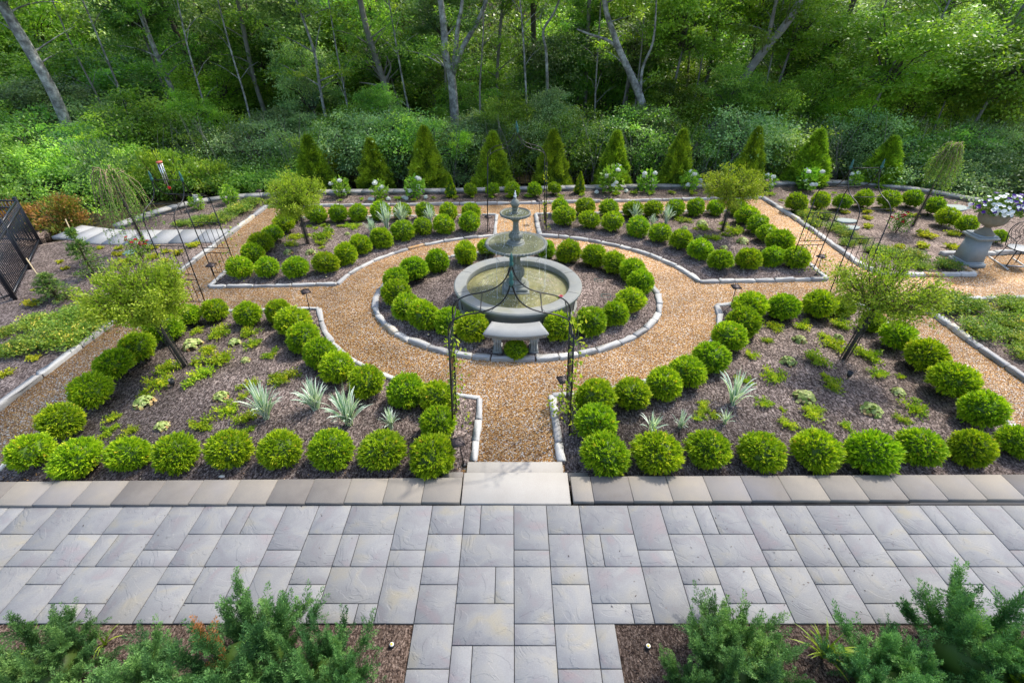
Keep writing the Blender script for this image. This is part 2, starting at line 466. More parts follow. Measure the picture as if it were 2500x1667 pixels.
M['iris'] = leaf_mat('variegated_blade', [(0, (0.195, 0.341, 0.211)), (.45, (0.422, 0.584, 0.405)), (.7, (0.940, 0.950, 0.746)), (1, (0.950, 0.950, 0.940))], trans=.2, vary=.08)
M['hyd'] = leaf_mat('hydrangea_leaf', [(0, (0.120, 0.264, 0.024)), (.6, (0.240, 0.432, 0.036)), (1, (0.360, 0.528, 0.060))], trans=.35, vary=.15)
M['white_bloom'] = leaf_mat('white_petal', [(0, (.62, .68, .52)), (.4, (.78, .80, .72)), (1, (.86, .86, .84))], trans=.15, vary=.05, tint=(1, 1, 1))
M['purple_bloom'] = leaf_mat('purple_petal', [(0, (.03, .008, .12)), (1, (.09, .02, .30))], trans=.15, vary=.1, tint=(1, 1, 1))
M['red_bloom'] = leaf_mat('red_petal', [(0, (.40, .01, .03)), (1, (.72, .02, .08))], trans=.15, vary=.1, tint=(1, .8, .8))
M['vine'] = leaf_mat('vine_leaf', [(0, (.16, .26, .02)), (.6, (.36, .44, .03)), (1, (.55, .52, .05))], trans=.4, vary=.1)
M['arb'] = leaf_mat('arborvitae_spray', [(0, (0.083, 0.163, 0.017)), (.5, (0.225, 0.354, 0.024)), (1, (0.450, 0.590, 0.034))], trans=.25, vary=.15)
M['juniper'] = leaf_mat('juniper_needle', [(0, (0.032, 0.094, 0.033)), (.5, (0.088, 0.205, 0.056)), (.93, (0.194, 0.362, 0.094)), (.99, (0.259, 0.408, 0.111)), (1, (0.452, 0.188, 0.074))], trans=.2, vary=.12)
M['hemlock'] = leaf_mat('hemlock_needle', [(0, (0.039, 0.117, 0.026)), (.6, (0.117, 0.234, 0.039)), (1, (0.286, 0.390, 0.065))], trans=.25, vary=.1)
M['redleaf'] = leaf_mat('coppery_leaf', [(0, (.08, .14, .02)), (.45, (.20, .22, .03)), (.7, (.38, .20, .06)), (1, (.50, .22, .10))], trans=.3, vary=.1)
M['wood1'] = leaf_mat('maple_leaf', [(0, (0.070, 0.161, 0.037)), (.5, (0.168, 0.322, 0.053)), (1, (0.360, 0.539, 0.079))], trans=.45, vary=.3, nscale=.35, spec=.45, rough=.42)
M['wood2'] = leaf_mat('bluish_leaf', [(0, (0.103, 0.195, 0.085)), (.5, (0.228, 0.345, 0.128)), (1, (0.427, 0.529, 0.215))], trans=.4, vary=.3, nscale=.35, spec=.45, rough=.42)
M['wood3'] = leaf_mat('bright_leaf', [(0, (0.096, 0.185, 0.025)), (.5, (0.210, 0.342, 0.039)), (1, (0.388, 0.496, 0.063))], trans=.45, vary=.3, nscale=.35, spec=.45, rough=.42)
M['woodfar'] = leaf_mat('far_leaf', [(0, (0.050, 0.121, 0.028)), (.6, (0.172, 0.311, 0.041)), (1, (0.425, 0.587, 0.063))], trans=.4, vary=.1, nscale=.18)
M['grass'] = leaf_mat('grass_blade', [(0, (.14, .24, .02)), (1, (.36, .46, .05))], trans=.3, vary=.1)

M['gravel'] = gravel_mat()
M['mulch'] = mulch_mat('bark_mulch', [(.2, (0.038, 0.027, 0.023)), (.42, (0.111, 0.083, 0.072)), (.58, (0.213, 0.165, 0.147)), (.8, (0.408, 0.330, 0.287))], pale=.38)
M['mulch_brown'] = mulch_mat('brown_mulch', [(.2, (0.019, 0.012, 0.009)), (.42, (0.059, 0.040, 0.031)), (.58, (0.105, 0.075, 0.059)), (.8, (0.205, 0.156, 0.130))], scale=1.5, pale=.2)
M['chip'] = stone_mat('bark_chip', [(0, (0.022, 0.013, 0.011)), (.5, (0.071, 0.048, 0.037)), (.85, (0.136, 0.099, 0.081)), (1, (0.260, 0.204, 0.167))], scale=20, rough=.95, bump=.3, amt=.1)
M['soil'] = mulch_mat('forest_floor', [(.2, (.012, .012, .006)), (.5, (.035, .032, .015)), (.8, (.08, .06, .03))], scale=.3)
M['slate'] = slate_mat()
M['joint'] = plain_mat('paver_joint_sand', (.045, .042, .040), rough=.95, spec=.1, bump=.4)
M['coping'] = stone_mat('coping_concrete', [(0, (0.151, 0.137, 0.124)), (.5, (0.216, 0.198, 0.174)), (1, (0.277, 0.248, 0.205))], scale=2.5, bscale=160, bump=.25, amt=.5, stain=((.19, .19, .21), 1.1, .5))
M['wallcap'] = stone_mat('pale_wall_cap', [(0, (.22, .22, .21)), (.5, (.30, .295, .28)), (1, (.37, .36, .34))], scale=2.5, bscale=120, bump=.2, amt=.5)
M['step'] = stone_mat('limestone', [(0, (0.301, 0.281, 0.248)), (.5, (0.359, 0.337, 0.302)), (1, (0.409, 0.392, 0.357))], scale=2.2, bscale=120, bump=.12, amt=.5)
M['edge'] = stone_mat('edging_bluestone', [(0, (0.301, 0.297, 0.293)), (.5, (0.422, 0.423, 0.408)), (.86, (0.551, 0.536, 0.497)), (.93, (0.502, 0.442, 0.337)), (1, (0.460, 0.260, 0.106))], scale=9, bscale=70, bump=.6, amt=.22)
M['cast'] = stone_mat('cast_stone', [(0, (0.105, 0.115, 0.098)), (.5, (0.208, 0.220, 0.194)), (1, (0.318, 0.327, 0.283))], scale=7, bscale=90, bump=.35, amt=.55, use_rnd=False, stain=((.10, .105, .06), 4.5, .6))
M['basin'] = stone_mat('basin_stone', [(0, (0.166, 0.180, 0.173)), (.5, (0.250, 0.258, 0.241)), (1, (0.333, 0.330, 0.288))], scale=3, bscale=120, bump=.2, amt=.5, use_rnd=False, stain=((.24, .235, .14), 2.2, .45))
M['bench'] = stone_mat('bench_stone', [(0, (0.227, 0.233, 0.227)), (.5, (0.280, 0.287, 0.278)), (1, (0.335, 0.335, 0.316))], scale=5, bscale=140, bump=.35, amt=.5, use_rnd=False)
M['urn'] = stone_mat('urn_stone', [(0, (0.160, 0.144, 0.112)), (.5, (0.232, 0.212, 0.168)), (1, (0.296, 0.272, 0.224))], scale=6, bscale=80, bump=.4, amt=.5, use_rnd=False)
M['pedestal'] = stone_mat('pedestal_stone', [(0, (0.206, 0.235, 0.244)), (.5, (0.281, 0.309, 0.319)), (1, (0.356, 0.375, 0.375))], scale=4, bscale=90, bump=.3, amt=.4, use_rnd=False)
M['slab'] = stone_mat('stepping_stone', [(0, (0.270, 0.277, 0.285)), (.5, (0.330, 0.338, 0.345)), (1, (0.390, 0.390, 0.390))], scale=3, bscale=70, bump=.25, amt=.3)
M['water'] = water_mat()
M['water2'] = water_mat('bowl_water', (.17, .18, .09), 60, .8)
M['spray'] = plain_mat('splashing_water', (.85, .88, .9), rough=.15, spec=.8)
M['iron'] = plain_mat('black_iron', (.018, .018, .020), rough=.38, metal=.4)
M['patina'] = plain_mat('green_patina', (.03, .13, .115), rough=.5)
M['fence'] = plain_mat('black_fence_paint', (.014, .018, .028), rough=.35)
M['lamp'] = plain_mat('bronze_lamp', (.045, .034, .034), rough=.45, metal=.5, bump=.8, bscale=60, vary=.5)
M['bark'] = stone_mat('grey_bark', [(0, (0.084, 0.078, 0.066)), (.5, (0.204, 0.192, 0.168)), (1, (0.384, 0.372, 0.336))], scale=5, bscale=35, bump=1.0, amt=.5, use_rnd=False)
M['bark_dark'] = stone_mat('dark_bark', [(0, (0.034, 0.030, 0.024)), (.5, (0.081, 0.070, 0.057)), (1, (0.162, 0.142, 0.115))], scale=5, bscale=35, bump=1.0, amt=.5, use_rnd=False)
M['birch'] = stone_mat('pale_bark', [(0, (0.068, 0.068, 0.060)), (.35, (0.165, 0.162, 0.150)), (.6, (0.300, 0.300, 0.277)), (1, (0.570, 0.570, 0.525))], scale=5, bscale=22, bump=1.0, amt=1.0, use_rnd=False)
M['twig'] = plain_mat('brown_twig', (.09, .065, .045), rough=.9, spec=.1)
M['tan_twig'] = plain_mat('tan_twig', (.30, .23, .14), rough=.8, spec=.1)
M['stem'] = plain_mat('green_stem', (.10, .16, .04), rough=.8)
M['mesh'] = plain_mat('black_plastic_mesh', (.02, .02, .02), rough=.5)
M['bamboo'] = plain_mat('bamboo', (.48, .38, .22), rough=.6)
M['tube'] = plain_mat('aluminium_tube', (.72, .73, .76), rough=.25, metal=.8)
M['redpaint'] = plain_mat('red_wood', (.55, .12, .08), rough=.5)
M['red'] = plain_mat('bright_red', (.70, .01, .01), rough=.4)
M['plastic'] = plain_mat('black_plastic', (.02, .02, .022), rough=.5)
M['yellow'] = plain_mat('yellow_cap', (.80, .50, .03), rough=.4)
M['white'] = plain_mat('white_cap', (.75, .73, .66), rough=.4)
M['greenlid'] = plain_mat('green_lid', (.16, .26, .24), rough=.5)
M['palestone'] = plain_mat('pale_stone', (.30, .34, .31), rough=.8, bump=.3)
M['rosepink'] = leaf_mat('lotus_petal', [(0, (.60, .10, .16)), (1, (.75, .18, .25))], trans=.1, vary=0, tint=(1, .8, .8))
M['seat'] = plain_mat('pale_chair_seat', (.42, .43, .42), rough=.6)
M['rail'] = plain_mat('pale_rail', (.55, .53, .50), rough=.5)

# ================================================================ SETTING
# forest floor falling away behind the garden wall, with a wooded rise far back
def terrain_z(x, y):
    if y < 17.2: return -0.42 - 0.02 * max(0, -x - 12) - .3 * max(0, min(1, (abs(x + 2) - 16) / 10))
    d = y - 17.2
    z = -0.45 - 0.16 * min(d, 12)
    if y > 40: z += (y - 40) * 0.42
    return z
gm = MB()
xs = np.concatenate([np.linspace(-300, -60, 9), np.linspace(-50, 50, 81), np.linspace(60, 300, 9)])
ys = np.concatenate([[-60, -20, -5], np.linspace(0, 17, 12), np.linspace(17.6, 45, 46), np.linspace(48, 110, 18), [300]])
VV = []
for y in ys:
    for x in xs:
        z = terrain_z(x, min(y, 95))
        z += noise.noise(Vector((x * .35, y * .35, 0))) * .12 * (1 if y > 18 else 0)
        VV.append((x, y, z))
nx = len(xs)
FF = [(j * nx + i, j * nx + i + 1, (j + 1) * nx + i + 1, (j + 1) * nx + i) for j in range(len(ys) - 1) for i in range(nx - 1)]
gm.add(VV, FF)
tag(gm.build('ground', M['soil'], smooth=True), kind='structure')

# garden bed soil sheet
back_line = [(-13.6, 12.3), (-12.3, 12.9), (-11.55, 13.5), (-11.2, 14.6), (-10.7, 15.5), (-9.8, 16.2), (-8.64, 16.5), (-6.69, 16.85), (-2.44, 17.0), (.73, 17.28), (6.8, 17.65), (9.55, 17.85), (11.48, 18.1), (13.13, 17.85), (14.43, 17.15), (15.4, 16.2), (17.5, 14.0), (20, 11)]
mb = MB().prism([(-22, 4.3), (20, 4.3), (20, 11)] + back_line[::-1][1:] + [(-13.6, 13.6), (-22, 14.5)], GZ - .3, GZ)
tag(mb.build('mulch_ground', M['mulch']), kind='structure')

grav = [(-8.2, 4.5), (-8.14, 10.5), (-8.04, 15.55), (-4, 15.8), (0, 15.95), (4.4, 16.2), (8.58, 16.5), (8.8, 13), (8.72, 11.0), (8.9, 10.55), (11.22, 10.56), (11.24, 11.8), (16, 12.0), (20, 12.0), (20, 9.4), (8.86, 9.38), (8.86, 4.5)]
mb = MB().prism(grav, GZ - .05, GZ + .008)
tag(mb.build('gravel_path', M['gravel']), kind='structure')

# ellipses found on the ground: ring bed round the fountain and the inner corners of the four beds
def ell(cx, cy, rx, ry, a0, a1, n):
    return [(cx + rx * math.cos(R(a0 + (a1 - a0) * i / n)), cy + ry * math.sin(R(a0 + (a1 - a0) * i / n))) for i in range(n + 1)]
RING = (0.12, 9.575, 3.15, 2.45)
OUT = (0.18, 9.58, 4.32, 3.55)
def arc_to(p0, p1, n=16):
    a0 = math.degrees(math.atan2((p0[1] - OUT[1]) / OUT[3], (p0[0] - OUT[0]) / OUT[2]))
    a1 = math.degrees(math.atan2((p1[1] - OUT[1]) / OUT[3], (p1[0] - OUT[0]) / OUT[2]))
    while a1 - a0 > 180: a1 -= 360
    while a1 - a0 < -180: a1 += 360
    return [p0] + ell(*OUT, a0, a1, n)[1:-1] + [p1]
bedTL = [(-7.0, 9.97), (-6.98, 14.55), (-.48, 14.80)] + arc_to((-.49, 13.12), (-4.09, 10.10))
bedTR = arc_to((4.42, 10.22), (.79, 13.12)) + [(.74, 14.86), (7.5, 15.18), (7.5, 10.36)]
bedBL = [(-7.08, 4.35), (-7.08, 8.82), (-4.13, 8.96)] + arc_to((-4.1, 8.90), (-.87, 6.10))[1:] + [(-.52, 6.05), (-.515, 4.66), (-.70, 4.66), (-.70, 4.35)]
bedBR = [(.74, 4.35), (.74, 4.66), (.70, 4.66), (.665, 6.12)] + arc_to((.97, 6.14), (4.43, 9.10)) + [(4.78, 9.17), (7.62, 9.10), (7.62, 4.35)]
ringp = ell(*RING, 0, 360, 48)[:-1]
for nm, poly in (('mulch_bed', bedTL), ('mulch_bed', bedTR), ('mulch_bed', bedBL), ('mulch_bed', bedBR), ('mulch_bed', ringp)):
    mb = MB().prism(poly, GZ - .03, GZ + .035)
    tag(mb.build(nm, M['mulch']), kind='structure')

# lower foreground beds and ground under the patio
mb = MB().prism([(-20, -6), (-1.0, -6), (-1.0, 2.448), (-20, 2.448)], -.3, -.02); 
mb.prism([(1.043, -6), (20, -6), (20, 2.448), (1.043, 2.448)], -.3, -.02)
tag(mb.build('mulch_border', M['mulch_brown']), kind='structure')

# ---------------------------------------------------------------- patio: moulded pavers on a 0.203 m module
U = 0.2035
X0, Y0 = 0.022, 3.875
pv = MB()
rgp = random.Random(4)
def paver(u0, r0, w, h):
    x0, x1 = X0 + u0 * U, X0 + (u0 + w) * U
    y1, y0 = Y0 - r0 * U, Y0 - (r0 + h) * U
    g = .0038
    pv.box(((x0 + x1) / 2, (y0 + y1) / 2, -.03 + rgp.uniform(-.001, .001)), (x1 - x0 - 2 * g, y1 - y0 - 2 * g, .06), rnd=rgp.random(), bev=.0045)
seq_w = [2, 2, 3, 2, 2, 3]
def bandA(k, u):
    if k in (0, 3): paver(u, 0, 2, 3); paver(u, 3, 2, 1)
    elif k in (1, 4): paver(u, 0, 2, 2); paver(u, 2, 2, 2)
    elif k == 2: paver(u, 0, 3, 2); paver(u, 2, 1, 2); paver(u + 1, 2, 2, 2)
    else: paver(u, 0, 1, 2); paver(u + 1, 0, 2, 2); paver(u, 2, 3, 2)
def bandB(k, u):
    if k in (0, 3): paver(u, 4, 2, 3)
    elif k in (1, 4): paver(u, 4, 2, 1); paver(u, 5, 2, 2)
    elif k == 2: paver(u, 4, 3, 2); paver(u, 6, 2, 1); paver(u + 2, 6, 1, 1)
    else:
        paver(u, 4, 2, 2); paver(u + 2, 4, 1, 2)
        if u == -3: paver(u, 6, 3, 2)
        else: paver(u, 6, 3, 1)
for rep in range(-4, 4):
    u = rep * 14
    for k in range(6):
        bandA(k, u); bandB(k, u); u += seq_w[k]
for r in range(7, 25, 6):
    if r == 7:
        paver(-5, 7, 2, 2); paver(0, 7, 2, 1); paver(2, 7, 2, 2); paver(4, 7, 1, 2); paver(-3, 8, 1, 2); paver(-2, 8, 2, 2); paver(0, 8, 2, 2)
        paver(-5, 9, 2, 1); paver(2, 9, 2, 1); paver(4, 9, 1, 1)
    else:
        for q in (r - 3, r): paver(-5, q, 2, 3); paver(-3, q, 3, 3 if q != r - 3 else 3); paver(0, q, 2, 3); paver(2, q, 3, 3)
me = pv.mesh('patio', M['slate']); 
tag(obj('patio', me), kind='structure')
mb = MB().box((0, (Y0 + 2.44) / 2, -.05), (16.9, Y0 - 2.46, .08))
mb.box((0.02, .2, -.05), (2.02, 4.44, .079))
tag(mb.build('paver_bedding', M['joint']), kind='structure')

# low wall caps between patio and garden, left and right of the step
def coping(label, xs, yf, yb, extra):
    w = empty('low_wall', ((xs[0] + xs[-1]) / 2, 4.08, 0))
    tag(w, label, 'wall', 'low capped walls between patio and garden')
    cx = (xs[0] + xs[-1]) / 2
    mb = MB().box((0, 0, -.12), (abs(xs[-1] - xs[0]) - .04, .30, .2))
    mb.build('wall_base', M['coping'], w)
    rg = random.Random(len(xs))
    for a, b in zip(xs[:-1], xs[1:]):
        x = (a + b) / 2
        y0, y1 = yf(x), yb(x)
        m_ = MB().box((0, 0, 0), (b - a - .005, y1 - y0, .075), rnd=rg.random(), bev=.006)
        m_.build('cap_stone', M['coping'], w, loc=(x - cx, (y0 + y1) / 2 - 4.08, .0 + rg.uniform(-.0015, .0015)), rz=rg.uniform(-.002, .002))
    for (x, y, dx, dy) in extra:
        MB().box((0, 0, 0), (dx, dy, .07), rnd=.3, bev=.005).build('side_block', M['coping'], w, loc=(x - cx, y - 4.08, -.10))
lx = [-.655 - .485 * i for i in range(0, 14)][::-1]
coping('tan capped low wall left of the step', lx, lambda x: 3.893 + .0085 * (x + .6), lambda x: 4.284 + .0115 * (x + .6), [(-.80, 4.38, .27, .17)])
rx = [.772, 1.035] + [1.035 + .497 * i for i in range(1, 14)]
coping('tan capped low wall right of the step', rx, lambda x: 3.903 + .006 * (x - .7), lambda x: 4.300 + .006 * (x - .7), [(.90, 4.38, .27, .15)])

s1 = MB().box((0, 0, 0), (1.385, .50, .14), rnd=.6, bev=.008).build('stone_step', M['step'], loc=(.050, 4.143, -.062))
tag(s1, 'pale limestone step slab beside the patio pavers', 'step', 'limestone slabs of the garden step')
s2 = MB().box((0, 0, 0), (1.325, .27, .14), rnd=.5, bev=.008).build('stone_step', M['step'], loc=(.040, 4.531, -.155))
tag(s2, 'pale limestone step slab beside the gravel path', 'step', 'limestone slabs of the garden step')

# ---------------------------------------------------------------- stone edging
rge = random.Random(11)
npe = np.random.default_rng(5)
def stone_variant(i, rough=.06):
    mb = MB()
    # a chiselled block: 3 x 1 x 1 cells with jittered corners and chamfered top
    xs_ = [-.5, -.47, -.15, .18, .47, .5]
    prof = [(-.5, -.5), (.5, -.5), (.5, .40), (.45, .5), (-.45, .5), (-.5, .40)]
    V = []; F = []
    for a, x in enumerate(xs_):
        sh = .88 if a in (0, len(xs_) - 1) else 1
        for (y, z) in prof:
            jx, jy, jz = npe.normal(0, .012), npe.normal(0, rough * 1.2), npe.normal(0, rough * .7)
            V.append((x + jx, y * sh + jy, (z if z < 0 else z * sh + jz)))
    k = len(prof)
    for a in range(len(xs_) - 1):
        for b in range(k):
            c = (b + 1) % k
            F.append((a * k + b, a * k + c, (a + 1) * k + c, (a + 1) * k + b))
    F.append(tuple(range(k - 1, -1, -1))); F.append(tuple(range((len(xs_) - 1) * k, len(xs_) * k)))
    tone = [.02, .12, .25, .35, .42, .5, .58, .66, .74, .82, .45, .98, .9][i % 13]
    mb.add(V, [tuple(reversed(f)) for f in F], tone)
    return mb.mesh('edging_stone', M['edge'])
stone_meshes = [stone_variant(i) for i in range(13)]
def edging(label, pts, closed=False, ln=(.34, .5), w=.115, h=.15, top=.06, name='stone_edging'):
    P = [Vector((x, y, 0)) for x, y in pts]
    if closed: P.append(P[0])
    org = P[0].copy()
    e = empty(name, (org.x, org.y, GZ))
    tag(e, label, 'edging', 'stone edging of the garden beds')
    # walk each straight or curved stretch
    segs = []; cur = [P[0]]
    for i in range(1, len(P)):
        cur.append(P[i])
        if i < len(P) - 1:
            d1 = (P[i] - P[i - 1]).normalized(); d2 = (P[i + 1] - P[i]).normalized()
            if d1.dot(d2) < .86: segs.append(cur); cur = [P[i]]
    segs.append(cur)
    for sg in segs:
        L = [0]
        for a, b in zip(sg[:-1], sg[1:]): L.append(L[-1] + (b - a).length)
        tot = L[-1]
        if tot < .05: continue
        def at(s):
            for i in range(len(L) - 1):
                if s <= L[i + 1] or i == len(L) - 2:
                    return sg[i].lerp(sg[i + 1], (s - L[i]) / max(1e-6, L[i + 1] - L[i]))
        n = max(1, round(tot / ((ln[0] + ln[1]) / 2)))
        cuts = [0] + sorted(min(max((i + rge.uniform(-.22, .22)) / n, 0), 1) * tot for i in range(1, n)) + [tot]
        for a, b in zip(cuts[:-1], cuts[1:]):
            if b - a < .02: continue
            p, q = at(a), at(b); d = q - p; mid = (p + q) / 2 - org
            m_ = stone_meshes[rge.choice(range(11)) if rge.random() < .93 else rge.choice((11, 12))]
            obj('edging_stone', m_, e, (mid.x, mid.y, top - h / 2 + .008 + rge.uniform(-.011, .011)), math.atan2(d.y, d.x) + rge.uniform(-.025, .025) + (PI if rge.random() < .5 else 0), (d.length - .022, w * rge.uniform(.92, 1.1), h))
    return e
edging('ring of grey blocks edging the round bed under the fountain', ringp, True, (.36, .46), .125, .2, .065)
edging('grey stone edging of the back left bed, curved beside the ring path', [bedTL[-1]] + [bedTL[0]] + [bedTL[1]] + [bedTL[2]] + bedTL[3:], False, (.42, .62), .095, .15, .05)
edging('grey stone edging of the back right bed, curved beside the ring path', bedTR + [bedTR[0]], False, (.36, .5), .115, .18, .06)
edging('grey stone edging of the front left bed from the step to the side path', [(-.535, 4.68)] + list(reversed(bedBL[1:-3])) + [(-7.08, 4.5)], False, (.42, .6), .10, .16, .05)
edging('grey stone edging of the front right bed from the step to the side path', [(.69, 4.68)] + bedBR[3:-1] + [(7.62, 4.5)], False, (.4, .55), .11, .17, .055)
edging('long grey kerb stones along the outer left side of the left path', [(-8.24, 4.5), (-8.19, 8.4), (-8.13, 10.55), (-8.05, 15.6)], False, (.85, 1.2), .12, .2, .08)
edging('grey stone kerb across the garden in front of the back strip', [(-8.05, 15.6), (-4, 15.75), (0, 15.92), (4.4, 16.2), (8.58, 16.53)], False, (.45, .7), .11, .18, .07)
edging('grey stone edging between the right path and the far right bed', [(8.6, 16.5), (8.70, 15.4), (8.78, 13.5), (8.76, 11.1), (9.0, 10.58), (11.22, 10.6), (11.21, 11.0)], False, (.4, .55), .13, .2, .075)
edging('short stone edging behind the urn pedestal', [(11.26, 11.8), (12.4, 11.8), (13.7, 11.97), (16, 12.1)], False, (.4, .6), .14, .2, .085)
edging('grey stone edging of the lower right bed of low shrubs', [(15, 9.5), (11.4, 9.42), (8.88, 9.3), (8.84, 7.6), (8.92, 4.5)], False, (.42, .56), .13, .2, .07)

# ---------------------------------------------------------------- retaining wall at the back
rw = empty('retaining_wall', (0, 17.1, GZ))
tag(rw, 'curved retaining wall with pale flat cap behind the garden', 'wall')
mb = MB()
capm = []
P = [Vector((x, y, 0)) for x, y in [(-11.50, 13.66)] + back_line[3:]]
SM = []
for i in range(len(P) - 1):
    p0 = P[max(0, i - 1)]; p1 = P[i]; p2 = P[i + 1]; p3 = P[min(len(P) - 1, i + 2)]
    for k in range(6):
        t = k / 6
        SM.append(.5 * ((2 * p1) + (p2 - p0) * t + (2 * p0 - 5 * p1 + 4 * p2 - p3) * t * t + (3 * p1 - p0 - 3 * p2 + p3) * t ** 3))
SM.append(P[-1])
cum = [0]
for q0, q1 in zip(SM[:-1], SM[1:]): cum.append(cum[-1] + (q1 - q0).length)
n_cap = int(cum[-1] / .55); RS = []
for k in range(n_cap + 1):
    s = cum[-1] * k / n_cap; j = max(0, min(len(SM) - 2, next((w for w in range(len(cum)) if cum[w] >= s), len(cum) - 1) - 1))
    RS.append(SM[j].lerp(SM[j + 1], (s - cum[j]) / max(1e-6, cum[j + 1] - cum[j])))
SM = RS
NR = []
for i in range(len(SM)):
    d = (SM[min(i + 1, len(SM) - 1)] - SM[max(i - 1, 0)]).normalized()
    NR.append(Vector((-d.y, d.x, 0)))
def strip(mb, a, b, w0, w1, z0, z1, rnd):
    o = Vector((0, 17.1, 0))
    V = []
    for i in (a, b):
        for w, z in ((w0, z0), (w1, z0), (w1, z1), (w0, z1)):
            q = SM[i] + NR[i] * w - o
            V.append((q.x, q.y, z))
    mb.add(V, [(0, 1, 2, 3), (7, 6, 5, 4), (0, 4, 5, 1), (1, 5, 6, 2), (2, 6, 7, 3), (3, 7, 4, 0)], rnd)
body = MB()
for i in range(len(SM) - 1): strip(body, i, i + 1, .03, .27, -1.6, .045, .4)
body.build('wall_body', M['coping'], rw)
rgw = random.Random(2)
for i in range(0, len(SM) - 1, 1):
    m_ = MB(); strip(m_, i, i + 1, 0, .31, .048, .118 + rgw.uniform(0, .002), rgw.random())
    m_.build('cap_stone', M['wallcap'], rw)

# ---------------------------------------------------------------- stepping slabs on the left
sn = [(-13.08, 13.0), (-12.61, 12.914), (-11.9, 12.60), (-11.309, 12.493), (-10.724, 12.476), (-10.12, 12.50), (-9.513, 12.55), (-8.879, 12.6), (-8.27, 12.62)]
sf = [(-12.879, 13.937), (-12.348, 13.786), (-11.876, 13.658), (-11.364, 13.56), (-10.806, 13.54), (-10.213, 13.55), (-9.628, 13.58), (-8.953, 13.6), (-8.30, 13.62)]
for i in range(8):
    a, b, c, d = [Vector((*q, 0)) for q in (sn[i], sn[i + 1], sf[i + 1], sf[i])]
    ce = (a + b + c + d) / 4
    sh = [ce + (q - ce) * .955 for q in (a, b, c, d)]
    m_ = MB().prism([(q.x - ce.x, q.y - ce.y) for q in sh], -.06, .03, rnd=rgw.random())
    o = m_.build('stepping_slab', M['slab'], loc=(ce.x, ce.y, GZ))
    w_ = ['first', 'second', 'third', 'fourth', 'fifth', 'sixth', 'seventh', 'last'][i]
    tag(o, 'grey rectangular stepping slab, ' + w_ + ' from the left in the path behind the weeping tree', 'paving slab', 'stepping slabs beside the left path')

# ================================================================ FOUNTAIN
fo = empty('fountain', (.125, 9.27, GZ))
tag(fo, 'three tiered stone fountain with running water in a round basin', 'fountain')
bs = MB()
ro, ri = 1.36, 1.10
bs.lathe([(1.29, 0), (1.29, .06), (1.25, .10), (1.27, .30), (1.34, .41), (ro, .44), (ro + .005, .49), (ro - .02, .515), (ri + .02, .515), (ri, .50), (ri - .01, .42), (1.12, .36), (1.13, .12)], n=96)
me = bs.mesh('basin', M['basin']); auto_smooth(me, 40); bas = obj('basin', me, fo)
jn = MB()
for k in range(8):
    a = R(22 + 45 * k)
    jn.box((math.cos(a) * (ro + ri) / 2, math.sin(a) * (ro + ri) / 2, .5155), (ro - ri - .03, .006, .004), rz=a)
    jn.box((math.cos(a) * 1.262, math.sin(a) * 1.262, .2), (.02, .005, .2), rz=a)
jn.build('basin_joint', M['joint'], bas)
wt = MB(); n = 72
rg_ = np.random.default_rng(1)
rad = np.linspace(0, 1.125, 30); V = [(0, 0, .37)]; F = []
for i, r_ in enumerate(rad[1:]):
    for j in range(n):
        a = 2 * PI * j / n
        V.append((r_ * math.cos(a), r_ * math.sin(a), .37 + .006 * noise.noise(Vector((r_ * math.cos(a) * 9, r_ * math.sin(a) * 9, 0))) + .004 * math.sin(r_ * 40)))
for j in range(n): F.append((0, 1 + j, 1 + (j + 1) % n))
for i in range(len(rad) - 2):
    for j in range(n):
        a = 1 + i * n + j; b = 1 + i * n + (j + 1) % n
        F.append((a, a + n, b + n, b))
wt.add(V, F); wt.build('basin_water', M['water'], fo, smooth=True)
pl = MB()
pl.box((-.045, 0, .27), (.58, .58, .26), bev=.01)
pl.box((-.045, 0, .432), (.50, .50, .07), bev=.015)
pl.build('plinth', M['cast'], fo)
def gad(n_, z0, z1, amp):
    return lambda i, a, r, z: (amp * (abs(math.sin(a * n_ / 2)) - .5) if z0 <= z <= z1 else 0)
cm = MB().lathe([(.225, .46), (.225, .50), (.20, .52), (.21, .56), (.17, .58), (.115, .60), (.12, .62), (.165, .68), (.175, .76), (.165, .82), (.13, .845), (.135, .87), (.115, .89), (.09, .92), (.085, 1.03), (.09, 1.10), (.12, 1.13), (.125, 1.15), (.11, 1.16)], n=48, c=(-.04, 0, 0), flute=gad(16, .62, .82, .12))
me = cm.mesh('column', M['cast']); auto_smooth(me, 35); obj('column', me, fo)
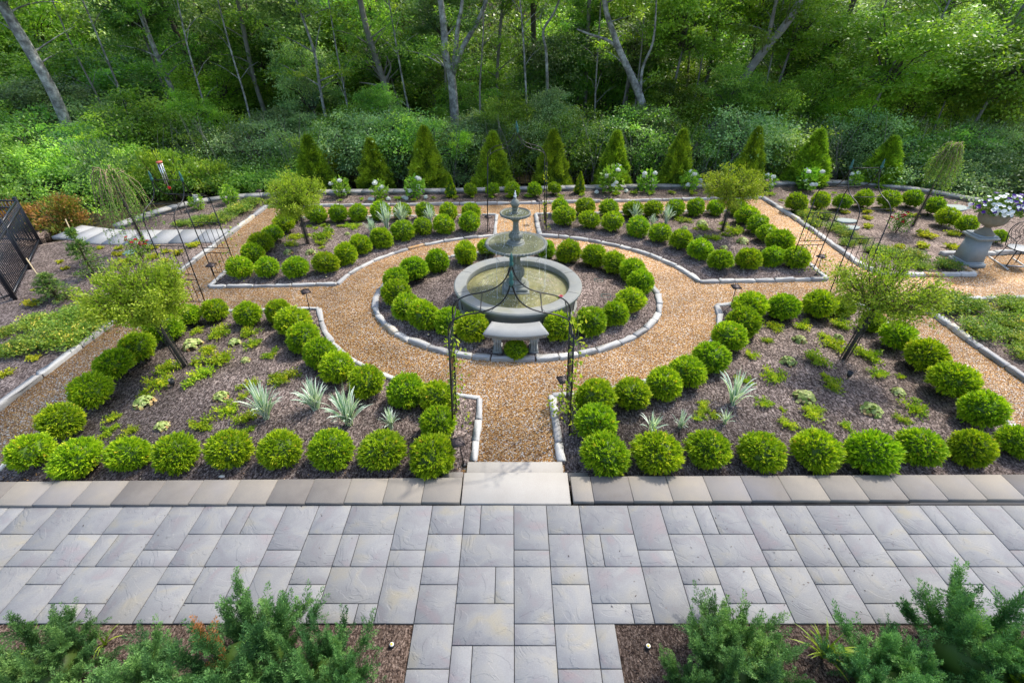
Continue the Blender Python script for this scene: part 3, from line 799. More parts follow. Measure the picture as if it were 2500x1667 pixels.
def bowl(name, r, z, depth, neck, ntooth, c):
    pr = [(neck, z - depth), (neck * 1.25, z - depth * .9), (r * .45, z - depth * .72), (r * .75, z - depth * .42), (r * .93, z - .055), (r * .985, z - .05), (r * 1.0, z - .02), (r * .985, z), (r * .95, z + .004), (r * .90, z - .02), (r * .6, z - .05), (.05, z - .06)]
    b = MB().lathe(pr, n=96, c=(c[0], c[1], 0), flute=lambda i, a, rr, zz: .05 * (abs(math.sin(a * 9)) - .5) if i in (2, 3) else 0)
    me = b.mesh(name, M['cast']); auto_smooth(me, 45); o = obj(name, me, fo)
    # carved egg shaped rim ornaments
    t = MB()
    for k in range(ntooth):
        a = 2 * PI * k / ntooth
        p = (c[0] + math.cos(a) * r * .985, c[1] + math.sin(a) * r * .985, z - .022)
        m_ = MB().blob((0, 0, 0), (.022 * r / .6 + .004, PI * r / ntooth * .9, .026), 8, 6)
        V = m_.v[0]; ca, sa = math.cos(a), math.sin(a)
        tilt = .5
        V = np.stack([V[:, 0], V[:, 1], V[:, 2] + V[:, 1] * tilt], 1)
        V = np.stack([V[:, 0] * ca - V[:, 1] * sa, V[:, 0] * sa + V[:, 1] * ca, V[:, 2]], 1) + np.array(p)
        t.add(V, m_.f[0])
    t.build('rim_carving', M['cast'], o, smooth=True)
    w = MB().lathe([(r * .905, z - .018), (r * .6, z - .014), (.03, z - .012)], n=64, c=(c[0], c[1], 0), closed=True)
    V = w.v[0]; rgz = np.random.default_rng(3); V[:, 2] += rgz.normal(0, .0015, len(V))
    w.build('bowl_water', M['water2'], o, smooth=True)
    return o
bowl('large_bowl', .625, 1.41, .30, .11, 56, (-.04, 0))
c2 = MB().lathe([(.19, 1.35), (.19, 1.40), (.165, 1.425), (.17, 1.44), (.10, 1.46), (.085, 1.475), (.125, 1.51), (.14, 1.56), (.125, 1.60), (.09, 1.62), (.098, 1.635), (.07, 1.66), (.06, 1.70), (.055, 1.82), (.065, 1.87), (.09, 1.89)], n=40, c=(-.05, 0, 0), flute=gad(14, 1.50, 1.60, .12))
me = c2.mesh('upper_column', M['cast']); auto_smooth(me, 35); obj('upper_column', me, fo)
bowl('small_bowl', .30, 2.035, .17, .07, 36, (-.06, 0))
c3 = MB().lathe([(.07, 1.99), (.07, 2.05), (.05, 2.06), (.045, 2.075), (.065, 2.10), (.062, 2.125), (.05, 2.135), (.068, 2.15), (.085, 2.19), (.088, 2.22), (.07, 2.26), (.045, 2.29), (.03, 2.30), (.028, 2.315), (.01, 2.325)], n=28, c=(-.065, 0, 0))
me = c3.mesh('finial', M['cast']); auto_smooth(me, 40); obj('finial', me, fo)
# running water: a bubbling head, thin threads and drops falling from the rims
sp = MB(); rg_ = random.Random(8)
for k in range(26):
    a = rg_.uniform(0, 2 * PI); q = rg_.random() ** 2
    sp.blob((-.065 + math.cos(a) * .03 * q, math.sin(a) * .03 * q, 2.33 + rg_.uniform(0, .11) * (1.1 - q)), (.011, .011, .017), 5, 4)
for (r_, z0, z1, n_) in ((.31, 2.0, 1.42, 90), (.64, 1.36, .39, 150)):
    for k in range(n_):
        a = rg_.uniform(0, 2 * PI); z = z0 - (z0 - z1) * rg_.random() ** 1.0
        l = rg_.uniform(.008, .03)
        rr = r_ + rg_.uniform(-.01, .02)
        sp.box((-.05 + math.cos(a) * rr, math.sin(a) * rr, z), (.004, .004, l))
for (r_, z0, z1, n_) in ((.31, 2.02, 1.40, 9), (.63, 1.40, .38, 13)):
    for k in range(n_):
        a = rg_.uniform(0, 2 * PI); rr = r_ + rg_.uniform(0, .012); px, py = -.05 + math.cos(a) * rr, math.sin(a) * rr
        zz = z0
        while zz > z1:
            l = rg_.uniform(.05, .22); sp.tube([(px + rg_.uniform(-.003, .003), py, zz), (px, py, max(z1, zz - l))], .0018, 4); zz -= l + rg_.uniform(.0, .06)
for (r0, r1, z, n_) in ((.06, .2, 2.03, 50), (.15, .45, 1.405, 90), (.45, .85, .378, 240)):
    for k in range(n_):
        a = rg_.uniform(0, 2 * PI); rr = rg_.uniform(r0, r1); s_ = rg_.uniform(.004, .010)
        sp.blob((-.05 + math.cos(a) * rr, math.sin(a) * rr, z), (s_, s_, s_ * .5), 5, 3)
sp.build('falling_water', M['spray'], fo, smooth=True)
# floating lotus flower
lo = empty('lotus_flower', (1.02, 8.83, GZ + .375)); tag(lo, 'pink floating lotus flower on the basin water', 'flower')
m_ = MB(); rgn = np.random.default_rng(3)
for k, (nn, el_, l_) in enumerate(((8, .2, .055), (7, .7, .05), (5, 1.1, .04))):
    a = np.arange(nn) * 2 * PI / nn + k * .4
    leaves(m_, np.tile([[0, 0, .005]], (nn, 1)), np.stack([np.cos(a) * math.cos(el_), np.sin(a) * math.cos(el_), np.full(nn, math.sin(el_))], 1), l_ * 1.4, .045, rgn.random(nn), rgn, upn=4)
m_.build('bloom', M['rosepink'], lo)
m_ = MB(); a = np.arange(9) * .7; leaves(m_, np.zeros((9, 3)), np.stack([np.cos(a), np.sin(a), np.zeros(9)], 1), .10, .06, rgn.random(9), rgn, upn=8)
m_.build('leaf_pad', M['hyd'], lo)

# ================================================================ BENCH
be = empty('curved_bench', (.07, 7.62, GZ + .035)); tag(be, 'curved pale stone bench on two scrolled legs before the fountain', 'bench')
def arcslab(mb, r0, r1, a0, a1, z0, z1, n=24, c=(0, 1.35)):
    V = []; F = []
    for i in range(n + 1):
        a = R(a0 + (a1 - a0) * i / n)
        for r_, z in ((r0, z0), (r1, z0), (r1, z1), (r0, z1)):
            V.append((c[0] + r_ * math.cos(a), c[1] + r_ * math.sin(a), z))
    for i in range(n):
        for k in range(4):
            j = (k + 1) % 4
            F.append((i * 4 + k, (i + 1) * 4 + k, (i + 1) * 4 + j, i * 4 + j))
    F.append((0, 1, 2, 3)); F.append((n * 4 + 3, n * 4 + 2, n * 4 + 1, n * 4))
    mb.add(V, F)
st = MB()
arcslab(st, 1.34, 1.78, 250.5, 289.5, .415, .455)
arcslab(st, 1.37, 1.745, 251.5, 288.5, .355, .417)
st_o = st.build('seat', M['bench'], be)
orn = MB()
for i in range(34):
    a = R(251.5 + 37 * i / 33)
    orn.blob((math.cos(a) * 1.755, 1.35 + math.sin(a) * 1.755, .392), (.013, .013, .022), 6, 4)
orn.build('seat_beading', M['bench'], st_o, smooth=True)
for s_ in (-1, 1):
    lg = MB()
    x = s_ * .335
    lg.box((x, -.18, .03), (.17, .30, .06), bev=.01)
    lg.box((x, -.18, .33), (.18, .32, .05), bev=.01)
    for t_ in (-1, 0, 1):
        lg.tube([(x + t_ * .048, -.31, .34), (x + t_ * .048, -.325, .28), (x + t_ * .042, -.29, .20), (x + t_ * .042, -.28, .12), (x + t_ * .05, -.31, .05)], [.026, .027, .022, .022, .03], 8)
    lg.box((x, -.17, .19), (.125, .22, .27))
    lg.build('leg', M['bench'], be)
# lettered maker's mark on the basin front is too small to read and is left to the stone's texture

# ================================================================ ARCHES
def ogee(half, zs, zt):
    """half profile from shoulder to tip, as fractions"""
    pr = [(1.0, 0.0), (.985, .14), (.90, .27), (.72, .37), (.48, .425), (.28, .50), (.13, .63), (.05, .78), (.0, .97)]
    return [(half * a, zs + (zt - zs) * b) for a, b in pr]
def smooth_line(P, k=4):
    P = [Vector(p) for p in P]; out = []
    for i in range(len(P) - 1):
        p0 = P[max(0, i - 1)]; p1 = P[i]; p2 = P[i + 1]; p3 = P[min(len(P) - 1, i + 2)]
        for j in range(k):
            t = j / k
            out.append(.5 * ((2 * p1) + (p2 - p0) * t + (2 * p0 - 5 * p1 + 4 * p2 - p3) * t * t + (3 * p1 - p0 - 3 * p2 + p3) * t ** 3))
    out.append(P[-1])
    return [tuple(p) for p in out]
def garden_arch(label, cx, cy, rz, span, depth, zs, zt, rungs):
    """posts along local x (span) and y (depth); heights above the garden"""
    a = empty('garden_arch', (cx, cy, GZ), rz)
    tag(a, label, 'arch', 'black wrought iron garden arches')
    h = span / 2
    for sy in (-1, 1):
        y = sy * depth / 2
        for sx in (-1, 1):
            MB().tube([(sx * (h + .06), y, 0), (sx * (h + .03), y, zs * .5), (sx * (h), y, zs)], .0115, 8).build('post', M['iron'], a, smooth=True)
            pts = smooth_line([(sx * p[0], y, p[1]) for p in ogee(h, zs, zt)])
            MB().tube(pts, .0098, 8).build('curved_rail', M['iron'], a, smooth=True)
        f = MB().lathe([(.012, zt - .10), (.026, zt - .06), (.03, zt - .03), (.018, zt - .01), (.022, zt + .01), (.026, zt + .03), (.014, zt + .08), (.002, zt + .12)], 10, (0, y, 0))
        f.build('finial', M['patina'], a, smooth=True)
    tb = MB(); tb.tube([(0, -depth / 2, zt - .06), (0, depth / 2, zt - .06)], .009, 6); tb.build('ridge_bar', M['iron'], a)
    og = ogee(h, zs, zt)
    for sx in (-1, 1):
        for k in (2, 4):
            MB().tube([(sx * og[k][0], -depth / 2, og[k][1]), (sx * og[k][0], depth / 2, og[k][1])], .008, 6).build('cross_bar', M['iron'], a)
        for (z0, z1, nb) in rungs:
            rl = MB()
            for z in (z0, z1):
                xx = h + .06 * (1 - z / zs)
                rl.tube([(sx * xx, -depth / 2, z), (sx * xx, depth / 2, z)], .009, 6)
            for k in range(nb):
                y = -depth / 2 + depth * (k + 1) / (nb + 1)
                rl.tube([(sx * (h + .06 * (1 - z0 / zs)), y, z0), (sx * (h + .06 * (1 - z1 / zs)), y, z1)], .006, 6)
            rl.build('side_grille', M['iron'], a)
    return a
RG = [(.02, .72, 4), (.80, 1.32, 4)]
garden_arch('nearest black iron arch with pointed top over the front path', -.01, 5.47, 0, 1.62, .52, 1.83, 2.62, [(.15, .80, 4), (.90, 1.75, 4)])
garden_arch('farthest black iron arch with pointed top behind the fountain', .13, 13.62, R(3), 1.58, .52, 1.97, 2.80, [(.15, .80, 4)])
garden_arch('black iron arch leaning over the left side path entrance', -6.93, 9.86, R(88), 1.30, .62, 1.78, 2.55, [(.10, .62, 4), (.74, 1.36, 4)])
garden_arch('black iron arch at the right side path entrance', 7.20, 10.12, R(92), 1.52, .64, 1.78, 2.72, [(.10, .66, 4), (.76, 1.46, 4)])

# ================================================================ PATH LAMPS
LAMP_LABELS = ['bronze path lamp at the left arch corner of the back left bed', 'bronze path lamp left of the limestone step', 'bronze path lamp at the inner top corner of the front left bed',
 'bronze path lamp at the inner top corner of the front right bed', 'bronze path lamp beside the right post of the nearest arch', 'bronze path lamp at the right corner of the back right bed',
 'bronze path lamp in the back left corner by the kerb', 'bronze path lamp right of the farthest arch opening', 'bronze path lamp left of the farthest arch opening', 'bronze path lamp in the back right corner by the kerb']
def path_lamp(i, x, y, h, lean):
    o = empty('path_lamp', (x, y, GZ + .03)); tag(o, LAMP_LABELS[i], 'path lamp', 'bronze pagoda path lamps')
    H_ = h - GZ - .03
    MB().tube([(0, 0, 0), (lean * .8, 0, H_ - .04)], .0085, 8).build('stake', M['lamp'], o, smooth=True)
    MB().lathe([(.035, 0), (.035, .02), (.012, .035)], 12).build('foot', M['plastic'], o)
    hd = MB()
    r_ = .088
    V = []; F = []
    for (s_, z) in ((r_, -.012), (r_, 0), (r_ * .62, .030), (r_ * .22, .050), (r_ * .10, .058)):
        for sx, sy in ((-1, -1), (1, -1), (1, 1), (-1, 1)): V.append((sx * s_, sy * s_, z))
    for q in range(4):
        for k in range(4):
            j = (k + 1) % 4; F.append((q * 4 + k, q * 4 + j, q * 4 + 4 + j, q * 4 + 4 + k))
    F += [(16, 17, 18, 19), (3, 2, 1, 0)]
    hd.add(V, F)
    for k in range(4):
        a = k * PI / 2 + PI / 4
        hd.tube([(math.cos(a) * r_ * 1.38, math.sin(a) * r_ * 1.38, .003), (math.cos(a) * .02, math.sin(a) * .02, .058)], .006, 5)
    hd.build('lamp_hat', M['lamp'], o, loc=(lean, 0, H_ - .03), rz=.3 * (i % 3))

# ================================================================ PLACES OF THE PLANTS (x, y, radius in metres)
BOX = {'back left bed, back row': [(-6.62, 14.14, 0.262), (-5.88, 14.16, 0.301), (-5.24, 14.23, 0.297), (-4.67, 14.33, 0.284), (-4.02, 14.45, 0.308), (-3.35, 14.44, 0.3), (-2.66, 14.45, 0.296), (-1.94, 14.41, 0.29), (-1.25, 14.4, 0.291)], 'back left bed, curved front row': [(-6.5, 10.53, 0.293), (-5.83, 10.5, 0.287), (-5.13, 10.47, 0.306), (-4.5, 10.74, 0.305), (-4.17, 11.25, 0.306), (-3.96, 11.87, 0.291), (-3.51, 12.29, 0.303), (-3.02, 12.8, 0.315), (-2.53, 13.13, 0.291), (-1.94, 13.25, 0.312), (-1.23, 13.42, 0.334)], 'back left bed, left side row': [(-6.53, 11.32, 0.287), (-6.59, 11.98, 0.31), (-6.58, 12.66, 0.273), (-6.54, 13.34, 0.302)], 'back right bed, back row': [(1.5, 14.78, 0.297), (2.29, 14.81, 0.31), (2.99, 14.63, 0.316), (3.72, 14.58, 0.312), (4.37, 14.68, 0.292), (5.07, 14.74, 0.289), (5.71, 14.77, 0.304), (6.36, 14.83, 0.276), (7.05, 14.79, 0.295)], 'back right bed, curved front row': [(1.54, 13.91, 0.343), (2.26, 13.69, 0.302), (2.9, 13.48, 0.34), (3.55, 13.09, 0.309), (4.06, 12.65, 0.297), (4.48, 12.12, 0.323), (4.8, 11.53, 0.316), (5.09, 10.89, 0.304), (5.81, 10.96, 0.304), (6.49, 11.14, 0.283), (7.01, 11.02, 0.313)], 'back right bed, right side row': [(7.02, 11.97, 0.339), (7.02, 12.68, 0.284), (7.04, 13.33, 0.307), (7.0, 14.03, 0.313)], 'far right bed': [(9.03, 15.16, 0.336), (9.94, 15.43, 0.301), (10.6, 15.33, 0.293), (11.44, 15.6, 0.307), (12.18, 15.48, 0.329), (13.02, 15.6, 0.308), (13.18, 14.85, 0.318), (12.91, 13.93, 0.311), (13.03, 13.34, 0.282), (13.41, 12.64, 0.191)], 'fountain ring': [(-0.63, 11.74, 0.27), (-1.17, 11.32, 0.308), (-1.82, 10.85, 0.305), (-2.32, 10.37, 0.326), (-2.65, 9.91, 0.294), (-2.5, 9.23, 0.322), (-2.17, 8.62, 0.308), (-1.78, 8.27, 0.313), (-1.25, 8.05, 0.298), (-0.75, 7.81, 0.317), (0.07, 7.28, 0.259), (0.93, 7.83, 0.317), (1.54, 8.03, 0.32), (2.08, 8.35, 0.29), (2.5, 8.91, 0.301), (2.88, 9.69, 0.319), (2.84, 10.34, 0.303), (2.48, 10.77, 0.292), (2.04, 11.15, 0.317), (1.43, 11.39, 0.309), (0.87, 11.65, 0.253)], 'front left bed, back row': [(-6.56, 8.35, 0.267), (-6.08, 8.54, 0.257), (-5.33, 8.37, 0.272), (-4.74, 8.45, 0.281)], 'front left bed, curved inner row': [(-4.25, 7.98, 0.337), (-3.88, 7.46, 0.304), (-3.4, 6.97, 0.304), (-2.98, 6.58, 0.296), (-2.39, 6.19, 0.299), (-1.7, 5.94, 0.307), (-1.18, 5.82, 0.278), (-1.09, 5.23, 0.296)], 'front left bed, front row': [(-6.65, 4.67, 0.283), (-5.91, 4.55, 0.292), (-5.28, 4.64, 0.259), (-4.62, 4.64, 0.285), (-3.92, 4.7, 0.308), (-3.2, 4.69, 0.307), (-2.5, 4.7, 0.303), (-1.79, 4.67, 0.311), (-1.1, 4.56, 0.313)], 'front left bed, left side row': [(-6.69, 5.29, 0.288), (-6.71, 5.94, 0.318), (-6.84, 6.66, 0.302), (-6.76, 7.15, 0.307), (-6.67, 7.8, 0.315)], 'front right bed, back row': [(4.91, 8.65, 0.318), (5.58, 8.61, 0.297), (6.35, 8.7, 0.322), (6.9, 8.74, 0.232)], 'front right bed, curved inner row': [(1.23, 5.21, 0.312), (1.29, 5.75, 0.322), (1.9, 5.88, 0.293), (2.47, 6.13, 0.296), (2.94, 6.44, 0.301), (3.48, 6.85, 0.309), (4.04, 7.49, 0.323), (4.5, 7.99, 0.324)], 'front right bed, front row': [(1.27, 4.59, 0.321), (1.99, 4.61, 0.33), (2.72, 4.71, 0.3), (3.43, 4.66, 0.294), (4.19, 4.66, 0.315), (4.92, 4.61, 0.324), (5.68, 4.75, 0.288), (6.39, 4.73, 0.285), (7.19, 4.87, 0.253)], 'front right bed, right side row': [(7.13, 8.13, 0.234), (7.21, 7.54, 0.305), (7.27, 6.87, 0.32), (7.19, 6.15, 0.34), (7.15, 5.5, 0.315)], 'strip by the back wall': [(-1.44, 16.79, 0.242), (-0.68, 16.81, 0.248), (0.01, 16.72, 0.282), (0.78, 16.75, 0.272), (1.48, 16.95, 0.248)]}
CONES = [(-2.12, 16.75, 0.231), (2.39, 17.16, 0.22)]
HEU = {'back left bed': [(-5.89, 11.84, 0.132), (-5.3, 11.84, 0.135), (-5.25, 13.44, 0.084), (-4.71, 13.16, 0.083)], 'back right bed': [(5.68, 13.94, 0.171), (5.25, 12.84, 0.129), (6.36, 12.58, 0.169), (5.68, 12.12, 0.121), (5.06, 13.59, 0.102)], 'front left bed': [(-6.05, 7.54, 0.185), (-5.3, 7.63, 0.122), (-4.84, 7.07, 0.088), (-5.94, 5.91, 0.159), (-4.78, 6.06, 0.13), (-5.33, 5.37, 0.114)], 'front right bed': [(5.54, 7.73, 0.133), (6.34, 7.82, 0.099), (4.99, 7.02, 0.145), (4.78, 6.03, 0.181), (5.69, 5.73, 0.165), (6.42, 6.18, 0.112)]}
IRIS = {'back left bed': [(-4.01, 13.21, 0.186), (-3.69, 13.69, 0.281), (-3.33, 14.14, 0.236), (-2.47, 14.04, 0.219)], 'back right bed': [(3.73, 14.3, 0.2), (4.17, 13.84, 0.141), (4.65, 14.09, 0.212)], 'front left bed': [(-3.83, 5.58, 0.257), (-3.12, 5.79, 0.219), (-2.49, 5.43, 0.269), (-1.84, 5.35, 0.145)], 'front right bed': [(3.57, 5.91, 0.254), (3.27, 5.45, 0.122), (2.56, 5.36, 0.124), (2.1, 5.26, 0.178)]}
CREEP = {'back left bed': [(-5.29, 13.02, 0.277), (-6.12, 12.89, 0.158), (-6.02, 12.37, 0.137), (-5.26, 12.49, 0.141), (-4.9, 13.84, 0.121), (-4.64, 13.69, 0.155), (-5.59, 13.84, 0.096), (-6.0, 13.74, 0.074)], 'back right bed': [(5.17, 14.2, 0.176), (5.6, 13.59, 0.151), (5.63, 12.84, 0.159), (6.45, 13.3, 0.225), (6.32, 13.99, 0.102)], 'back strip': [(-1.94, 16.5, 0.142), (-1.35, 16.55, 0.077), (-0.71, 16.55, 0.113), (-0.1, 16.58, 0.144), (0.55, 16.62, 0.144), (1.7, 16.62, 0.154), (2.44, 16.78, 0.134), (4.32, 17.05, 0.178), (3.65, 16.88, 0.178), (4.87, 16.95, 0.176), (5.6, 17.05, 0.14), (-2.7, 16.47, 0.091), (-3.33, 16.23, 0.109), (-3.89, 16.39, 0.149), (-4.47, 16.15, 0.145), (-5.12, 16.34, 0.107), (-5.81, 16.18, 0.095), (6.33, 16.95, 0.172), (7.03, 17.22, 0.098), (9.05, 16.83, 0.16), (9.07, 16.14, 0.11), (11.3, 16.95, 0.109)], 'front left bed': [(-6.11, 6.82, 0.16), (-5.97, 6.44, 0.188), (-5.43, 6.57, 0.197), (-5.38, 7.05, 0.228), (-5.73, 7.95, 0.187), (-5.17, 7.99, 0.16), (-4.92, 7.54, 0.144), (-4.44, 7.26, 0.122), (-4.46, 6.36, 0.128), (-3.96, 6.47, 0.133), (-4.49, 5.76, 0.152), (-4.12, 5.56, 0.152), (-4.76, 5.4, 0.151), (-6.21, 5.54, 0.103), (-6.07, 5.27, 0.114), (-5.77, 5.24, 0.102), (-6.26, 8.04, 0.102), (-5.68, 7.38, 0.136), (-3.95, 6.54, 0.173)], 'front right bed': [(5.25, 8.19, 0.152), (5.87, 8.24, 0.149), (6.59, 8.29, 0.186), (4.92, 7.71, 0.094), (4.4, 7.23, 0.112), (6.08, 7.54, 0.185), (5.53, 7.07, 0.189), (6.54, 7.19, 0.2), (4.55, 6.57, 0.169), (5.42, 6.34, 0.156), (6.36, 6.64, 0.137), (6.44, 5.76, 0.165), (4.04, 5.88, 0.123), (4.71, 5.65, 0.148), (4.23, 5.4, 0.115), (5.1, 5.35, 0.092), (6.05, 5.51, 0.104), (4.0, 6.47, 0.114)]}
YEL = {'left bed': [(-9.85, 11.31, 0.134), (-10.35, 11.8, 0.113), (-9.3, 11.64, 0.116), (-9.22, 12.0, 0.093), (-8.83, 11.88, 0.128), (-8.88, 11.38, 0.102), (-8.71, 12.37, 0.14), (-9.72, 12.24, 0.107), (-10.61, 12.2, 0.098), (-11.13, 12.24, 0.076), (-11.11, 10.95, 0.078), (-11.53, 11.34, 0.08), (-11.0, 9.85, 0.036), (-10.47, 9.17, 0.142), (-8.88, 6.71, 0.105), (-8.77, 7.17, 0.096)], 'right bed': [(11.29, 15.07, 0.142), (11.0, 14.51, 0.123), (10.56, 13.79, 0.132), (10.59, 15.02, 0.113), (12.52, 14.73, 0.133), (11.77, 13.12, 0.2), (12.61, 13.21, 0.157), (11.14, 12.32, 0.166), (11.88, 12.24, 0.16), (10.48, 12.24, 0.13), (12.14, 15.25, 0.094)]}
HYD = [(-5.9, 16.75, 0.293), (-4.5, 16.5, 0.272), (-3.32, 16.67, 0.329), (3.51, 17.26, 0.416), (4.8, 17.35, 0.334), (6.37, 17.52, 0.303), (10.6, 17.52, 0.345), (12.58, 17.98, 0.224), (9.11, 17.43, 0.261), (-10.18, 15.43, 0.218), (-9.4, 16.04, 0.268)]
LOW = {'left': [(-9.93, 13.99, 0.183), (-9.39, 14.09, 0.281), (-8.9, 14.3, 0.322), (-8.7, 15.07, 0.341), (-8.63, 15.79, 0.287), (-8.91, 8.66, 0.328), (-8.98, 8.27, 0.348), (-8.48, 8.71, 0.297), (-9.63, 8.27, 0.266), (-8.9, 7.62, 0.339), (-8.44, 7.74, 0.318), (-9.29, 7.37, 0.241), (-10.03, 7.96, 0.167), (-8.45, 8.23, 0.262), (-9.36, 7.38, 0.192)], 'right': [(9.21, 14.73, 0.263), (9.69, 14.62, 0.257), (9.06, 13.99, 0.235), (9.5, 13.59, 0.24), (9.52, 13.12, 0.231), (9.23, 12.49, 0.194), (9.71, 12.67, 0.194), (9.54, 12.0, 0.158), (10.89, 11.09, 0.252), (9.76, 11.84, 0.283), (10.27, 11.53, 0.319), (10.22, 11.02, 0.187), (9.38, 9.07, 0.356), (9.74, 9.01, 0.309), (10.77, 9.01, 0.276), (9.24, 8.05, 0.299), (9.99, 8.27, 0.279), (9.79, 7.7, 0.245), (10.0, 8.46, 0.214)]}
LAMPS = [(-6.892, 10.126, 0.383, 0.01), (-0.668, 4.623, 0.38, -0.06), (-4.3, 8.883, 0.366, 0.02), (4.712, 9.039, 0.399, -0.01), (0.798, 5.966, 0.372, 0.01), (7.356, 10.575, 0.394, -0.05), (-8.193, 15.728, 0.376, -0.03), (0.869, 14.272, 0.537, -0.08), (-0.654, 13.42, 0.339, -0.02), (8.751, 16.838, 0.399, -0.01)]
TREES = [(-5.6, 12.49, -5.63, 1.33, 0.68, 0.54), (6.11, 13.44, 6.13, 1.28, 0.81, 0.52), (-5.84, 6.91, -6.05, 1.46, 0.62, 0.53), (6.07, 7.15, 6.1, 1.4, 0.65, 0.57), (-9.71, 12.04, -9.77, 1.16, 0.48, 0.8), (12.01, 13.94, 12.0, 1.45, 0.49, 0.66)]

for i, (x, y, h, ln_) in enumerate(LAMPS): path_lamp(i, x, y, h, ln_)

ORD = 'first second third fourth fifth sixth seventh eighth ninth tenth eleventh twelfth thirteenth fourteenth fifteenth sixteenth seventeenth eighteenth nineteenth'.split()
for t_, s_ in (('twentieth', 'twenty'), ('thirtieth', 'thirty'), ('fortieth', 'forty'), ('fiftieth', 'fifty')):
    ORD += [t_] + [s_ + '-' + w_ for w_ in ORD[:9]]
def sx_of(p):                                     # left-to-right order as seen from the balcony
    return p[0] / (p[1] * .828 + 5.1 * .56)
def ordinal(i, n):
    if n == 1: return 'only'
    if i == 0: return 'leftmost'
    if i == n - 1: return 'rightmost'
    return ORD[i] + ' from left'

rng = np.random.default_rng(7)

# ---------------------------------------------------------------- clipped globes
def boxwood_mesh(seed, n=1250, k=9, tip=(.105, .175), wid=(.036, .056)):
    """short shoots packed over a globe, each a tuft of narrow leaves"""
    rg = np.random.default_rng(seed)
    U_ = sph(rg, n * 2); U_ = U_[U_[:, 2] > -.72][:n]; n = len(U_)
    lum = np.array([noise.noise(Vector(u * 1.5) + Vector((seed * 3.1, 0, 0))) + .7 * noise.noise(Vector(u * 4.0) + Vector((seed * 1.7, 5, 0))) for u in U_])
    rad = .90 + .13 * lum + rg.normal(0, .045, n)
    P = U_ * (rad - .20)[:, None]
    mb = MB()
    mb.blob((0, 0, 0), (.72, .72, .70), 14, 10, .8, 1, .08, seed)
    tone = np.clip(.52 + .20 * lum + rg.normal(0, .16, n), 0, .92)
    yel = rg.random(n) < .010; tone[yel] = .985
    axis = unit(U_ + rg.normal(0, .20, (n, 3)) + np.array([0, 0, .12]))
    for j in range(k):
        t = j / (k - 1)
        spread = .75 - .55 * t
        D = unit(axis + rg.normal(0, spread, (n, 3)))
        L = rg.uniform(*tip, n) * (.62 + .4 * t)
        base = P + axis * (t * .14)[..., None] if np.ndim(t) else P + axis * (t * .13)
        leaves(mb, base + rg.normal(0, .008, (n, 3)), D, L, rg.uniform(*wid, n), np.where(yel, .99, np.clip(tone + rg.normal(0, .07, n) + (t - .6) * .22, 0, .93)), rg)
    for a in range(5):
        an = a * 1.26; mb.tube([(.05 * math.cos(an), .05 * math.sin(an), -1.0), (.3 * math.cos(an), .3 * math.sin(an), -.5)], .03, 5, .2, 1)
    return mb.mesh('boxwood', [M['box'], M['box_core']])
bm = [boxwood_mesh(s) for s in range(6)]
bm_far = [boxwood_mesh(20 + s, 800, 7, (.12, .20), (.045, .07)) for s in range(3)]
BEDTXT = {
 'front left bed, front row': 'along the patio wall, left bed',
 'front left bed, left side row': 'by the left path, front left bed',
 'front left bed, back row': 'in the back row of the front left bed',
 'front left bed, curved inner row': 'in the curved row, front left bed',
 'back left bed, curved front row': 'in the near row of the back left bed',
 'back left bed, back row': 'in the far row of the back left bed',
 'back left bed, left side row': 'in the left side row, back left bed',
 'back right bed, curved front row': 'in the near row of the back right bed',
 'back right bed, back row': 'in the far row of the back right bed',
 'back right bed, right side row': 'in the right side row, back right bed',
 'front right bed, front row': 'along the patio wall, right bed',
 'front right bed, curved inner row': 'in the curved row, front right bed',
 'front right bed, back row': 'in the back row of the front right bed',
 'front right bed, right side row': 'by the right path, front right bed',
 'fountain ring': '',
 'strip by the back wall': 'in the strip before the back wall',
 'far right bed': 'in the curved row of the far right bed'}
rb = random.Random(3)
for key, L in BOX.items():
    if 'side row' in key:
        order = sorted(L, key=lambda p: p[1]); 
    elif key == 'fountain ring':
        order = sorted(L, key=lambda p: math.atan2(p[0] - .12, -(p[1] - 9.5)))
    else: order = sorted(L, key=sx_of)
    for i, (x, y, r) in enumerate(order):
        far = y > 12.5
        me = rb.choice(bm_far if far else bm)
        s = r * 1.04
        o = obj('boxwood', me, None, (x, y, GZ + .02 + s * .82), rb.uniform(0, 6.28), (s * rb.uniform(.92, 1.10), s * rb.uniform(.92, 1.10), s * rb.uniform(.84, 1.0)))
        o.rotation_euler = (rb.uniform(-.25, .25), rb.uniform(-.25, .25), o.rotation_euler.z)
        n_ = len(order)
        if 'side row' in key:
            w_ = 'nearest' if i == 0 else 'farthest' if i == n_ - 1 else ORD[i] + ' from the near end'
            lab = 'round boxwood, ' + w_ + ' ' + BEDTXT[key]
        elif key == 'fountain ring':
            j = i - 10
            if j == 0: lab = 'small low boxwood under the stone bench before the fountain'
            else:
                sd = 'left' if j < 0 else 'right'
                lab = 'round boxwood in the fountain ring, ' + ORD[abs(j) - 1] + ' to the ' + sd + ' of the bench'
        else:
            lab = 'round boxwood, ' + ordinal(i, n_) + ' ' + BEDTXT[key]
        if key == 'fountain ring' and i == 10: o.scale = (s * 1.0, s * .8, s * .6); o.location.z = GZ + .02 + s * .5
        tag(o, lab, 'shrub', 'clipped round boxwoods')

